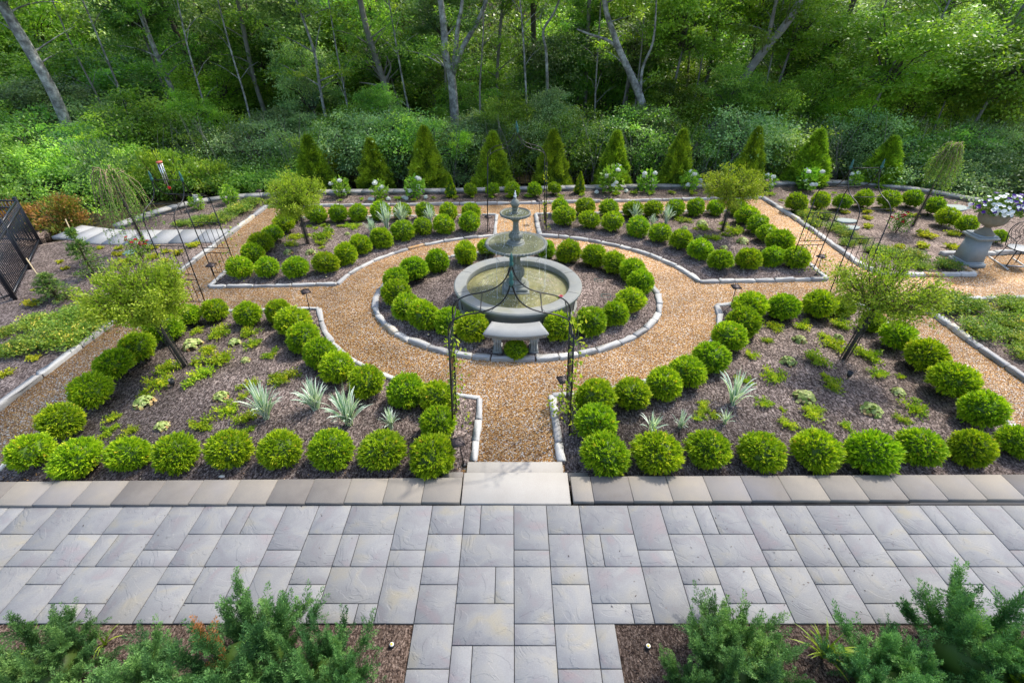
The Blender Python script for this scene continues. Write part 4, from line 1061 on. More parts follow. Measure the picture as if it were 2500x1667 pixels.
# small clipped cones
def cone_mesh(seed, h, r, n, ll, lw, mat, core, pw=.9):
    rg = np.random.default_rng(seed)
    t = rg.random(n) ** 1.25; a = rg.uniform(0, 2 * PI, n)
    prof = lambda t: r * np.power(np.clip(1 - t, 0, 1), pw) * (1 - np.exp(-t * 14) * .35)
    lum = np.array([noise.noise(Vector((math.cos(q) * 2.4, math.sin(q) * 2.4, w * 7 + seed * 5))) for q, w in zip(a, t)])
    rr = prof(t) * (.84 + .34 * lum + rg.normal(0, .09, n)) + .015
    P = np.stack([np.cos(a) * rr, np.sin(a) * rr, t * h * .97], 1)
    mb = MB()
    mb.lathe([(r * .55, .03), (r * .78, h * .08), (r * .62, h * .3), (r * .38, h * .6), (r * .14, h * .85), (.01, h * .95)], 12, rnd=.3, mi=1)
    out = np.stack([np.cos(a), np.sin(a), np.zeros(n)], 1)
    tone = np.clip(.5 + lum * .8 + rg.normal(0, .2, n), 0, 1)
    for j in range(3):
        D = unit(out * .60 + np.array([0, 0, .8]) + rg.normal(0, .42, (n, 3)))
        leaves(mb, P - out * .02, D, rg.uniform(ll * .7, ll * 1.3, n), rg.uniform(lw * .7, lw * 1.3, n), np.clip(tone + rg.normal(0, .1, n), 0, 1), rg)
    return mb.mesh('cone_shrub', [M[mat], M[core]])
cm_ = cone_mesh(3, .74, .24, 1500, .05, .02, 'box', 'box_core')
for (x, y, r), w_ in zip(CONES, ('left', 'right')):
    o = obj('cone_shrub', cm_, None, (x, y, GZ), rb.random() * 6, (r / .24, r / .24, 1))
    tag(o, 'small clipped cone shrub at the ' + w_ + ' end of the five globes by the back wall', 'shrub', 'small clipped cones')

# arborvitae behind the wall
ARB = [(-7.34, 1.42, .73), (-5.1, 1.32, .68), (-3.13, 1.71, .73), (-.68, 1.54, .75), (1.49, 1.61, .70), (3.75, 1.57, .68), (6.10, 1.61, .68), (8.75, 1.68, .62), (10.98, 1.61, .78), (13.71, 1.39, .81)]
am = [cone_mesh(40 + i, 2.3, .80, 9000, .15, .034, 'arb', 'box_core', .82) for i in range(3)]
ARB_L = ['cone shaped arborvitae at the far left, behind the round topped tree', 'cone shaped arborvitae left of the tall bright one, behind the white hydrangeas', 'tall bright cone shaped arborvitae between the two leftmost thin arch side and hydrangea', 'cone shaped arborvitae just left of the farthest arch tip', 'cone shaped arborvitae just right of the farthest arch tip',
         'cone shaped arborvitae behind the fullest white hydrangea', 'cone shaped arborvitae behind the hydrangea left of the right round tree', 'cone shaped arborvitae directly behind the right round topped tree', 'broad dim arborvitae left of the right side arch', 'dim arborvitae at the far right beside the weeping tree']
ARB_L[2] = 'tall bright cone shaped arborvitae above the left small clipped cone'
for i, (x, zt, r) in enumerate(ARB):
    h = zt + .75
    o = obj('arborvitae', am[i % 3], None, (x, 18.4, -.72), i * 1.1, (r / .68, r / .68, h / 2.25))
    tag(o, ARB_L[i], 'conifer', 'cone shaped arborvitae behind the back wall')

# ---------------------------------------------------------------- low plants
def tuft_mesh(name, mat, seed, n, spread, height, ll, lw, up=.6, lumps=9, stems=True):
    """an open low plant: arching stems set with small leaves"""
    rg = np.random.default_rng(seed); mb = MB()
    ns = lumps
    P = []; D = []; T = []
    for s in range(ns):
        a = rg.uniform(0, 2 * PI); q = spread * rg.uniform(.35, 1.0); h = height * rg.uniform(.45, 1.0) * (1.15 - .5 * q / spread)
        p0 = np.array([0, 0, 0.0]); p1 = np.array([math.cos(a) * q * .45, math.sin(a) * q * .45, h]); p2 = np.array([math.cos(a) * q, math.sin(a) * q, h * .75])
        tn = np.clip(.5 + rg.normal(0, .25), .05, .95)
        m = max(3, int(n / ns))
        t = rg.random(m) ** .7
        c = (1 - t)[:, None] ** 2 * p0 + 2 * (t * (1 - t))[:, None] * p1 + t[:, None] ** 2 * p2
        c = c + rg.normal(0, spread * .10, (m, 3)) * np.array([1, 1, .6]); c[:, 2] = np.maximum(c[:, 2], .008)
        P.append(c); D.append(rg.normal(0, 1, (m, 3)) + np.array([math.cos(a) * .6, math.sin(a) * .6, up])); T.append(np.clip(tn + rg.normal(0, .18, m), 0, 1))
        if stems: mb.tube([p0, p1 * .9, p2], .0025, 3, .3, 1)
    P = np.concatenate(P); D = np.concatenate(D); T = np.concatenate(T)
    leaves(mb, P, D, rg.uniform(ll * .6, ll * 1.3, len(P)), rg.uniform(lw * .7, lw * 1.2, len(P)), T, rg, upn=.8)
    return mb.mesh(name, [M[mat], M['twig']])
cr_m = [tuft_mesh('creeping_plant', 'creep', 60 + i, 620, 1.0, .42, .15, .085, .5, 12) for i in range(5)]
lo_m = [tuft_mesh('spreading_shrub', 'low', 80 + i, 2600, 1.0, .85, .115, .052, .9, 60) for i in range(4)]
ye_m = [tuft_mesh('golden_plant', 'yel', 100 + i, 260, .95, .75, .32, .20, .5, 10) for i in range(3)]

def put(name, meshes, L, template, cat, group, zs=1.0, z=GZ + .035, rs=1.0, key=sx_of):
    L = sorted(L, key=key)
    for i, p in enumerate(L):
        r = p[2] * rs
        o = obj(name, rb.choice(meshes), None, (p[0], p[1], z), rb.uniform(0, 6.28), (r, r, r * zs))
        tag(o, template % ordinal(i, len(L)), cat, group)
for k_, xr_, yr_, n_ in (('front left bed', (-6.2, -2.2), (5.2, 8.1), 9), ('front right bed', (2.4, 6.8), (5.2, 8.2), 13), ('back left bed', (-6.0, -3.6), (11.9, 13.9), 5), ('back right bed', (4.6, 6.6), (11.9, 14.1), 6)):
    for q_ in range(n_):
        x_, y_ = rb.uniform(*xr_), rb.uniform(*yr_)
        if k_.startswith('front') and math.hypot((x_ - .18) / 4.32, (y_ - 9.58) / 3.55) < 1.22: continue
        if k_.startswith('back') and math.hypot((x_ - .18) / 4.32, (y_ - 9.58) / 3.55) < 1.25: continue
        CREEP[k_].append((round(x_, 2), round(y_, 2), rb.uniform(.05, .11)))
for k, L in CREEP.items():
    if k == 'back strip': put('creeping_plant', cr_m, L, 'low bright green creeping plant, %s along the strip by the back wall', 'plant', 'low creeping plants', rs=1.25)
    else: put('creeping_plant', cr_m, L, 'low bright green creeping plant, %s in the ' + k, 'plant', 'low creeping plants', rs=1.7)
put('spreading_shrub', lo_m, [p for p in LOW['left'] if p[1] > 12], 'low spreading green shrub, %s between slabs and kerb at the back left', 'shrub', 'low spreading shrubs', z=GZ, rs=1.6, zs=.7)
put('spreading_shrub', lo_m, [p for p in LOW['left'] if p[1] <= 12], 'low spreading green shrub, %s in the mat left of the left path kerb', 'shrub', 'low spreading shrubs', z=GZ, rs=1.75, zs=.7)
put('spreading_shrub', lo_m, [p for p in LOW['right'] if p[1] > 10], 'low spreading green shrub, %s along the edge of the far right bed', 'shrub', 'low spreading shrubs', z=GZ, rs=1.6, zs=.7)
put('spreading_shrub', lo_m, [p for p in LOW['right'] if p[1] <= 10] + [(10.6, 8.3, .3), (11.4, 8.8, .32), (11.9, 9.1, .3), (10.4, 7.4, .3), (9.5, 7.2, .22), (11.3, 8.0, .3)], 'low spreading green shrub, %s in the bed right of the right path', 'shrub', 'low spreading shrubs', z=GZ, rs=1.75, zs=.7)
put('golden_plant', ye_m, YEL['left bed'], 'yellow leaved low plant, %s in the bed left of the left path', 'plant', 'yellow leaved plants', z=GZ, rs=1.5, zs=.8)
put('golden_plant', ye_m, YEL['right bed'], 'yellow leaved low plant, %s in the far right bed', 'plant', 'yellow leaved plants', z=GZ, rs=1.45, zs=.8)

# coral bells: mounds of broad scalloped leaves
def heu_mesh(seed):
    rg = np.random.default_rng(seed); mb = MB(); n = 62
    for i in range(n):
        q = math.sqrt((i + .5) / n); a = i * 2.4 + rg.normal(0, .2)
        c = np.array([math.cos(a) * q * .85, math.sin(a) * q * .85, .62 * (1 - q ** 2.2) + .08])
        nrm = Vector((math.cos(a) * q * .9, math.sin(a) * q * .9, .8)).normalized()
        t = nrm.orthogonal().normalized(); b = nrm.cross(t)
        s = rg.uniform(.12, .22); V = [c]; nrm = (nrm + Vector(rg.normal(0, .33, 3))).normalized(); t = nrm.orthogonal().normalized(); b = nrm.cross(t) 
        for k in range(10):
            an = k * PI / 5; rr = s * (1 if k % 2 else .78)
            V.append(c + (np.array(t) * math.cos(an) + np.array(b) * math.sin(an)) * rr + np.array(nrm) * (-.03 * s))
        V[0] = c + np.array(nrm) * .02
        tn = rg.uniform(0, .88) if q < .8 or rg.random() < .6 else rg.uniform(.9, 1)
        mb.add(V, [(0, k + 1, (k + 1) % 10 + 1) for k in range(10)], tn)
        mb.tube([(0, 0, 0), tuple(c * .97)], .012, 3, .9)
    return mb.mesh('coral_bells', M['heu'])
he_m = [heu_mesh(s) for s in range(4)]
for k, L in HEU.items():
    put('coral_bells', he_m, L, 'pale lime leafy mound, %s in the ' + k, 'plant', 'pale lime leafy mounds', rs=1.15)

# variegated iris
def iris_mesh(seed, nb=56):
    rg = np.random.default_rng(seed); mb = MB()
    for i in range(nb):
        a = rg.uniform(0, 2 * PI); sp_ = rg.uniform(.12, 1.15) if rg.random() < .9 else rg.uniform(.9, 1.3)
        h = rg.uniform(1.6, 2.6) * (1 - .22 * sp_); w = rg.uniform(.055, .085)
        b0 = np.array([rg.normal(0, .07), rg.normal(0, .07), 0.0])
        d = np.array([math.cos(a), math.sin(a), 0]); s = np.array([-d[1], d[0], 0])
        tw = rg.uniform(-.9, .9); s = s * math.cos(tw) + d * math.sin(tw)
        pts = []
        for k in range(6):
            t = k / 5
            c = b0 + d * sp_ * (t ** 1.25) + np.array([0, 0, h * (t - (.28 * sp_) * t ** 3.2)])
            ww = w * (1 - t ** 2.5) * (.75 + .5 * t)
            pts.append((c - s * ww, c - s * ww * .5, c + s * ww * .45, c + s * ww))
        V = [q for p in pts for q in p]
        core = rg.uniform(0, .5)
        for j, tn in ((0, rg.uniform(.8, 1)), (1, core), (2, rg.uniform(.75, 1) if rg.random() < .5 else core)):
            mb.add(V, [(k * 4 + j, k * 4 + j + 1, k * 4 + j + 5, k * 4 + j + 4) for k in range(5)], tn)
    return mb.mesh('striped_iris', M['iris'])
ir_m = [iris_mesh(s) for s in range(3)]; ir_s = [iris_mesh(9 + s, 24) for s in range(2)]
for k, L in IRIS.items():
    put('striped_iris', ir_s if k == 'front right bed' else ir_m, [(p[0], p[1], p[2]) for p in L], 'clump of upright white striped blades, %s in the ' + k, 'plant', 'white striped iris clumps', rs=1.25, zs=1.1)

# grass clumps in the foreground
def blades_mesh(name, seed, nb, mat):
    rg = np.random.default_rng(seed); mb = MB()
    for i in range(nb):
        a = rg.uniform(0, 2 * PI); sp_ = rg.uniform(.1, .9); h = rg.uniform(.6, 1.1)
        d = np.array([math.cos(a), math.sin(a), 0]); s = np.array([-d[1], d[0], 0]); V = []
        for k in range(7):
            t = k / 6; c = d * sp_ * t ** 1.4 + np.array([0, 0, h * (t - .7 * sp_ * t ** 2.5)]); w = .035 * (1 - t ** 2)
            V += [c - s * w, c + s * w]
        mb.add(V, [(2 * k, 2 * k + 1, 2 * k + 3, 2 * k + 2) for k in range(6)], rg.random())
    return mb.mesh(name, M[mat])
gmh = [blades_mesh('grass_clump', 4, 26, 'grass'), blades_mesh('grass_clump', 5, 12, 'grass')]
for (x, y, s, w_) in ((2.98, 2.15, .40, 'clump of long yellow green grass blades between the right junipers'), (-4.62, 2.2, .28, 'few yellow green grass blades at the left edge by the juniper'), (-3.98, 2.26, .25, 'two or three upright grass blades between the left junipers')):
    o = obj('grass_clump', gmh[0 if s > .3 else 1], None, (x, y, -.02), x, (s, s, s * 1.1)); tag(o, w_, 'plant')

# ---------------------------------------------------------------- hydrangeas
def hyd_mesh(seed, n=260):
    rg = np.random.default_rng(seed); mb = MB()
    for s in range(8):
        a = rg.uniform(0, 2 * PI); q = rg.uniform(.1, .8)
        mb.tube([(0, 0, 0), (math.cos(a) * q * .5, math.sin(a) * q * .5, .8), (math.cos(a) * q, math.sin(a) * q, rg.uniform(1.2, 2.0))], .02, 4, .3, 1)
    P = rg.normal(0, 1, (n, 3)); P = unit(P) * (rg.random(n) ** .4)[:, None] * np.array([.85, .85, .95]) + np.array([0, 0, 1.05])
    leaves(mb, P, unit(P - np.array([0, 0, .7])) + rg.normal(0, .5, (n, 3)), rg.uniform(.26, .42, n), rg.uniform(.18, .28, n), rg.random(n), rg, upn=1.2)
    return mb.mesh('hydrangea_foliage', [M['hyd'], M['stem']])
hy_m = [hyd_mesh(s) for s in range(3)]
def bloom_mesh(seed):
    rg = np.random.default_rng(seed); mb = MB(); n = 130
    U_ = sph(rg, n); U_ = U_[U_[:, 2] > -.6]; n = len(U_)
    mb.blob((0, 0, 0), (.8, .8, .65), 8, 6, .3)
    leaves(mb, U_ * np.array([.72, .72, .6]), U_ + rg.normal(0, .5, (n, 3)), .38, .32, rg.random(n), rg)
    return mb.mesh('flower_head', M['white_bloom'])
bl_m = [bloom_mesh(s) for s in range(2)]
HL = {0: 'white hydrangea just right of the left round tree', 1: 'white hydrangea low to the wall, second from the left round tree', 2: 'tall white hydrangea left of the left small cone', 3: 'fullest white hydrangea, right of the right small cone', 4: 'white hydrangea in the middle of the three right ones',
      5: 'white hydrangea nearest the left edge of the right round tree', 6: 'white hydrangea between the right round tree and the right arch', 7: 'small white hydrangea seen through the right arch', 8: 'white hydrangea half hidden behind the right round tree', 9: 'hydrangea at the left end of the back strip near the chime', 10: 'bright leafy hydrangea without blooms left of the corner lamp'}
def flower_heads(root, r, spots, s_):
    for (dx, dy, dz) in spots:
        obj('flower_head', rb.choice(bl_m), root, (dx * r, dy * r, dz * r), rb.random() * 6, (s_, s_, s_))
for i, (x, y, r) in enumerate(HYD):
    e = empty('hydrangea', (x, y, GZ)); tag(e, HL[i], 'flowering shrub', 'white hydrangeas along the back wall')
    obj('foliage', hy_m[i % 3], e, (0, 0, 0), rb.random() * 6, (r * 1.2, r * 1.2, r * 1.1))
    nb = [3, 4, 4, 9, 4, 4, 6, 3, 4, 2, 0][i]
    sp_ = []
    for j in range(nb):
        a = rb.uniform(0, 2 * PI); q = rb.uniform(.3, .95); sp_.append((math.cos(a) * q, math.sin(a) * q - .25, rb.uniform(.7, 2.0) if j % 3 else 2.05))
    if i in (1, 2): sp_ += [(-1.2, -.5, .12), (-.9, -.7, .1), (1.1, -.6, .2)]
    if i == 3: sp_ += [(-1.25, -.4, .12), (1.3, -.2, .15)]
    flower_heads(e, r, sp_, .085)

# roses
def rose_mesh(seed):
    rg = np.random.default_rng(seed); mb = MB(); n = 420
    for s in range(9):
        a = rg.uniform(0, 2 * PI); q = rg.uniform(.2, .8)
        mb.tube([(0, 0, 0), (math.cos(a) * q * .5, math.sin(a) * q * .5, .7), (math.cos(a) * q, math.sin(a) * q, rg.uniform(1.0, 1.6))], .015, 4, .3, 1)
    P = unit(rg.normal(0, 1, (n, 3))) * (rg.random(n) ** .45)[:, None] * np.array([.9, .9, .75]) + np.array([0, 0, .85])
    leaves(mb, P, rg.normal(0, 1, (n, 3)), rg.uniform(.12, .2, n), rg.uniform(.08, .12, n), rg.random(n) * .6, rg, upn=.8)
    return mb.mesh('rose_foliage', [M['low'], M['twig']])
ro_m = rose_mesh(3)
def rose_bloom():
    rg = np.random.default_rng(5); mb = MB(); U_ = sph(rg, 26); U_[:, 2] = abs(U_[:, 2])
    leaves(mb, U_ * .3, U_, .75, .8, rg.random(26), rg); return mb.mesh('rose_bloom', M['red_bloom'])
rb_m = rose_bloom()
for (x, y, lab) in ((-9.45, 11.45, 'red rose bush beside the left arch'), (11.1, 13.35, 'red rose bush beyond the right arch')):
    e = empty('rose_bush', (x, y, GZ)); tag(e, lab, 'rose', 'red rose bushes')
    obj('foliage', ro_m, e, (0, 0, 0), x, (.36, .36, .40))
    for j in range(10):
        a = rb.uniform(0, 2 * PI); q = rb.uniform(.05, .3)
        obj('bloom', rb_m, e, (math.cos(a) * q, math.sin(a) * q - .05, rb.uniform(.38, .62)), rb.random() * 6, (.045, .045, .04))

# ---------------------------------------------------------------- round topped standard trees
def bezier_pts(p0, p1, p2, k=5):
    return [tuple((1 - t) ** 2 * np.array(p0) + 2 * t * (1 - t) * np.array(p1) + t * t * np.array(p2)) for t in np.linspace(0, 1, k)]
def standard_tree(label, x, y, tx, tz, rx, rzr, nleaf, seed, tall_guard, open_=0.0, ls=.046):
    rg = np.random.default_rng(seed)
    e = empty('round_topped_tree', (x, y, GZ)); tag(e, label, 'tree', 'round topped standard trees in the four beds')
    base = (tx - x, 0, tz - GZ)
    fork = np.array([base[0] * .75, 0, base[2] - rzr * .80])
    MB().tube([(0, 0, 0), tuple(fork * .5), tuple(fork)], [.030, .026, .028], 10).build('trunk', M['bark_dark'], e, smooth=True)
    # branches fan upward from the fork
    br = MB(); tips = []
    C = np.array([base[0], 0, base[2]])
    nb = 80
    for i in range(nb):
        u = sph(rg, 1)[0]; u[2] = abs(u[2]) * 1.0 - .32 * rg.random() if rg.random() < .8 else -abs(u[2]) * .45
        u /= np.linalg.norm(u)
        tip = C + u * np.array([rx, rx, rzr]) * rg.uniform(.72, 1.0)
        mid = (fork + tip) / 2 + np.array([0, 0, -.04]) + u * np.array([1, 1, .3]) * rx * .18
        P = bezier_pts(fork + rg.normal(0, .01, 3), mid, tip)
        br.tube(P, [.011, .008, .006, .004, .002], 4, .5, 0, False)
        for k in range(7):
            t = rg.uniform(.30, .97); q = np.array(P[int(t * 4)])
            v = unit((u + rg.normal(0, .55, 3))[None])[0]
            tp = q + v * rx * rg.uniform(.15, .34)
            br.tube([q, (q + tp) / 2 + rg.normal(0, .008, 3), tp], [.004, .003, .0015], 3, .5, 0, False)
            tips.append((q, tp))
    br.build('branches', M['twig'], e)
    lf = MB()
    T0 = np.array([t[0] for t in tips]); T1 = np.array([t[1] for t in tips])
    idx = rg.integers(0, len(tips), nleaf)
    s = rg.random(nleaf) ** .6
    P = T0[idx] + (T1 - T0)[idx] * (s * 1.15)[:, None] + rg.normal(0, .034 + .006 * open_, (nleaf, 3))
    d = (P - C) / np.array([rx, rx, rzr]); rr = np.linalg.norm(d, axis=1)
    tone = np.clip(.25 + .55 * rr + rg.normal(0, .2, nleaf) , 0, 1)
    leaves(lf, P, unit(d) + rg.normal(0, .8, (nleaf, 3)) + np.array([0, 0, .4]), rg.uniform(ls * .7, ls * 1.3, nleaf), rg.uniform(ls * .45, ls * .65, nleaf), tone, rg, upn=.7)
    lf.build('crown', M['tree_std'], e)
    # black mesh sleeve round the trunk
    gd_ = MB(); gh = fork[2] * tall_guard; r_ = .062
    for k in range(10):
        a = 2 * PI * k / 10
        gd_.tube([(math.cos(a) * r_, math.sin(a) * r_, .0), (math.cos(a) * r_ + fork[0] * tall_guard, math.sin(a) * r_, gh)], .0042, 3, .5, 0, False)
    for z in np.linspace(.01, gh, int(gh / .045)):
        gd_.tube([(math.cos(a) * r_ + fork[0] * z / fork[2], math.sin(a) * r_, z) for a in np.linspace(0, 2 * PI, 13)], .0036, 3, .5, 0, False)
    gd_.build('trunk_sleeve', M['mesh'], e)
    return e
T = TREES
standard_tree('round topped tree with dense crown in the back left bed', T[0][0], T[0][1], T[0][2], T[0][3], T[0][4] * 1.1, T[0][5], 15000, 1, .9)
standard_tree('round topped tree with broad crown in the back right bed', T[1][0], T[1][1], T[1][2], T[1][3], T[1][4] * 1.02, T[1][5], 15500, 2, .9)
standard_tree('round topped tree with full low crown in the front left bed', T[2][0], T[2][1], T[2][2], T[2][3], T[2][4] * 1.28, T[2][5], 22000, 3, .9, ls=.044)
standard_tree('round topped tree with sparse twiggy crown in the front right bed', T[3][0], T[3][1], T[3][2] + .12, T[3][3], T[3][4] * 1.32, T[3][5], 12500, 4, .9, 1, ls=.042)

# ---------------------------------------------------------------- weeping trees
def weeping_tree(label, x, y, tx, zt, rx, drop, nleaf, seed, dens):
    rg = np.random.default_rng(seed)
    e = empty('weeping_tree', (x, y, GZ)); tag(e, label, 'tree', 'weeping trees with staked trunks')
    top = np.array([tx - x, 0, zt - GZ])
    MB().tube([(0, 0, 0), (top[0] * .4, 0, top[2] * .5), tuple(top)], [.032, .028, .022], 8).build('trunk', M['bark_dark'], e, smooth=True)
    br = MB(); P = []; D = []
    for i in range(dens):
        a = rg.uniform(0, 2 * PI); q = rx * rg.uniform(.35, 1.0)
        rise = rg.uniform(.05, .28)
        tipz = top[2] - drop * rg.uniform(.35, 1.0)
        pts = []
        for t in np.linspace(0, 1, 10):
            hr = q * (1 - (1 - t) ** 2.2)
            z = top[2] + rise * math.sin(min(t * 1.9, 1) * PI) - (top[2] - tipz) * max(0, (t - .22) / .78) ** 1.25
            pts.append((top[0] + math.cos(a) * hr, math.sin(a) * hr, max(z, .08)))
        pts = np.array(pts); pts[1:-1] += rg.normal(0, .015, (8, 3))
        br.tube(pts, np.linspace(.014, .002, 10), 4, .5, 0, False)
        m = nleaf // dens
        t = rg.random(m) * 8.99; i0 = t.astype(int); f = (t - i0)[:, None]
        P.append(pts[i0] * (1 - f) + pts[i0 + 1] * f + rg.normal(0, .018, (m, 3))); D.append(np.tile([math.cos(a) * .3, math.sin(a) * .3, -1.0], (m, 1)) + rg.normal(0, .6, (m, 3)))
    br.build('branches', M['tan_twig'], e)
    P = np.concatenate(P); D = np.concatenate(D)
    lf = MB(); leaves(lf, P, D, rg.uniform(.035, .065, len(P)), rg.uniform(.016, .028, len(P)), rg.random(len(P)), rg)
    lf.build('crown', M['weep'], e)
    gd_ = MB(); gh = top[2] * .5; r_ = .06
    for k in range(8):
        a = 2 * PI * k / 8; gd_.tube([(math.cos(a) * r_, math.sin(a) * r_, 0), (math.cos(a) * r_ + top[0] * .4, math.sin(a) * r_, gh)], .003, 3, .5, 0, False)
    for z in np.linspace(.01, gh, 18): gd_.tube([(math.cos(a) * r_ + top[0] * .4 * z / gh, math.sin(a) * r_, z) for a in np.linspace(0, 2 * PI, 11)], .0025, 3, .5, 0, False)
    gd_.build('trunk_sleeve', M['mesh'], e)
weeping_tree('weeping tree with long drooping shoots beside the stepping slabs', T[4][0], T[4][1], T[4][2] - .02, 1.78, .66, 1.75, 4300, 5, 40)
weeping_tree('narrow weeping tree beside the urn at the far right', T[5][0], T[5][1], T[5][2] + .1, 1.95, .50, 1.1, 6500, 6, 60)

# hemlocks with bamboo stakes
def conifer_mesh(seed, n=3400):
    rg = np.random.default_rng(seed); mb = MB()
    mb.tube([(0, 0, 0), (0, 0, .5), (.02, 0, 1.0)], [.03, .02, .005], 5, .3, 1)
    P = []; D = []
    for i in range(80):
        t = rg.random() ** .8; a = i * 2.4; l = (1 - t) ** .8 * rg.uniform(.28, .5) + .03
        q0 = np.array([0, 0, t]); q1 = np.array([math.cos(a) * l, math.sin(a) * l, t + l * .25 - l * l * .7])
        mb.tube([q0, q1], [.008, .003], 3, .3, 1, False)
        m = n // 80; s = rg.random(m) ** .7
        P.append(q0 + (q1 - q0) * s[:, None] + rg.normal(0, .02, (m, 3))); D.append(np.tile([math.cos(a), math.sin(a), .15], (m, 1)) + rg.normal(0, .55, (m, 3)))
    P = np.concatenate(P); D = np.concatenate(D)
    leaves(mb, P, D, rg.uniform(.04, .08, len(P)), .016, np.clip(rg.random(len(P)), 0, 1), rg, upn=1)
    return mb.mesh('hemlock', [M['hemlock'], M['twig']])
hm = [conifer_mesh(s) for s in range(2)]
for i, (x, y, h, w, lab) in enumerate(((-10.15, 10.62, 1.15, 1.0, 'small staked hemlock near the stepping slabs'), (-10.1, 9.42, .62, 1.1, 'small low staked hemlock nearer the black fence'))):
    e = obj('young_hemlock', hm[i], None, (x, y, GZ), 0, (w, w, h)); tag(e, lab, 'conifer', 'young hemlocks with stakes')
def stake(label, p, q):
    o = MB().tube([(0, 0, 0), (q[0] - p[0], q[1] - p[1], q[2] - p[2])], .012, 6).build('bamboo_stake', M['bamboo'], None, True, loc=p); tag(o, label, 'stake', 'bamboo stakes by the hemlocks')
stake('pale bamboo stake slanting beside the hemlock near the slabs', (-10.55, 10.98, GZ), (-10.67, 11.2, 1.05))
stake('tan bamboo stake slanting over the low hemlock by the fence', (-10.55, 9.75, GZ), (-10.87, 10.0, .58))

# reddish shrubs beyond the fence
def loose_mesh(name, mat, seed, n, ll, lw, sq=.8, ncl=26, core='twig'):
    rg = np.random.default_rng(seed); mb = MB()
    for s in range(14):
        a = rg.uniform(0, 2 * PI); q = rg.uniform(.2, .8)
        mb.tube([(rg.normal(0, .05), rg.normal(0, .05), 0), (math.cos(a) * q * .5, math.sin(a) * q * .5, .6 * sq), (math.cos(a) * q, math.sin(a) * q, rg.uniform(.9, 1.5) * sq)], [.022, .014, .006], 4, .3, 1, False)
    C = unit(rg.normal(0, 1, (ncl, 3))) * (rg.random(ncl) ** .4)[:, None] * np.array([.8, .8, .72 * sq]) + np.array([0, 0, .86 * sq])
    k = rg.integers(0, ncl, n); tn = np.clip(rg.normal(.5, .22, ncl), 0, 1)
    P = C[k] + rg.normal(0, 1, (n, 3)) * np.array([.15, .15, .09]); P[:, 2] = np.maximum(P[:, 2], .04)
    D = (P - np.array([0, 0, .4])) + rg.normal(0, .5, (n, 3)) + np.array([0, 0, .2])
    leaves(mb, P, D, rg.uniform(ll * .7, ll * 1.3, n), rg.uniform(lw * .7, lw * 1.3, n), np.clip(tn[k] + rg.normal(0, .18, n), 0, 1), rg, upn=.7)
    return mb.mesh(name, [M[mat], M[core]])
rs_m = [loose_mesh('coppery_shrub', 'redleaf', 5 + s, 3600, .10, .06) for s in range(2)]
for i, (x, y, s, lab) in enumerate(((-14.75, 13.9, .80, 'orange tinged shrub nearer the black fence'), (-13.65, 14.15, .86, 'orange tinged shrub left of the stepping slabs'))):
    o = obj('coppery_shrub', rs_m[i], None, (x, y, -.45), i, (s, s, s * .95)); tag(o, lab, 'shrub', 'orange tinged shrubs beyond the fence')

# ---------------------------------------------------------------- climbing vines on arch posts
def vine(label, x, y, h, seed, n, spread=.07, foot=.1):
    rg = np.random.default_rng(seed); e = empty('climbing_vine', (x, y, GZ + .03)); tag(e, label, 'vine', 'young vines climbing the arches')
    pts = [(math.cos(t * 9) * .03 + rg.normal(0, .008) + (1 - min(1, t * 5)) * foot, math.sin(t * 9) * .03, t * h) for t in np.linspace(0, 1, 24)]
    MB().tube(pts, .004, 4, .3).build('stem', M['stem'], e)
    k = rg.integers(0, 24, n); P = np.array(pts)[k] + rg.normal(0, 1, (n, 3)) * np.array([spread, spread, .05])
    mb = MB(); leaves(mb, P, rg.normal(0, 1, (n, 3)) + np.array([0, 0, -.3]), rg.uniform(.05, .085, n), rg.uniform(.028, .05, n), rg.random(n), rg)
    mb.build('foliage', M['vine'], e)
vine('yellow green vine on the left side of the nearest arch', -.80, 5.45, 1.75, 1, 150)
vine('yellow green vine on the right post of the nearest arch', .86, 5.25, 2.05, 2, 170)
vine('vine foliage at the foot of the nearest arch, right side', .76, 5.62, .5, 3, 90, .10)
vine('thin vine on the right post of the farthest arch', .93, 13.45, 1.7, 4, 80, .05)
vine('thin vine on the left side arch by the path', -6.45, 10.45, 1.4, 5, 60, .10)
vine('thin vine on the right side arch by the path', 6.95, 10.8, 1.5, 6, 90, .14)
vine('small vine at the foot of the right side arch', 7.45, 10.62, .55, 7, 60, .09)
vine('small vine at the foot of the left side arch', -6.5, 10.3, .55, 8, 40, .08)

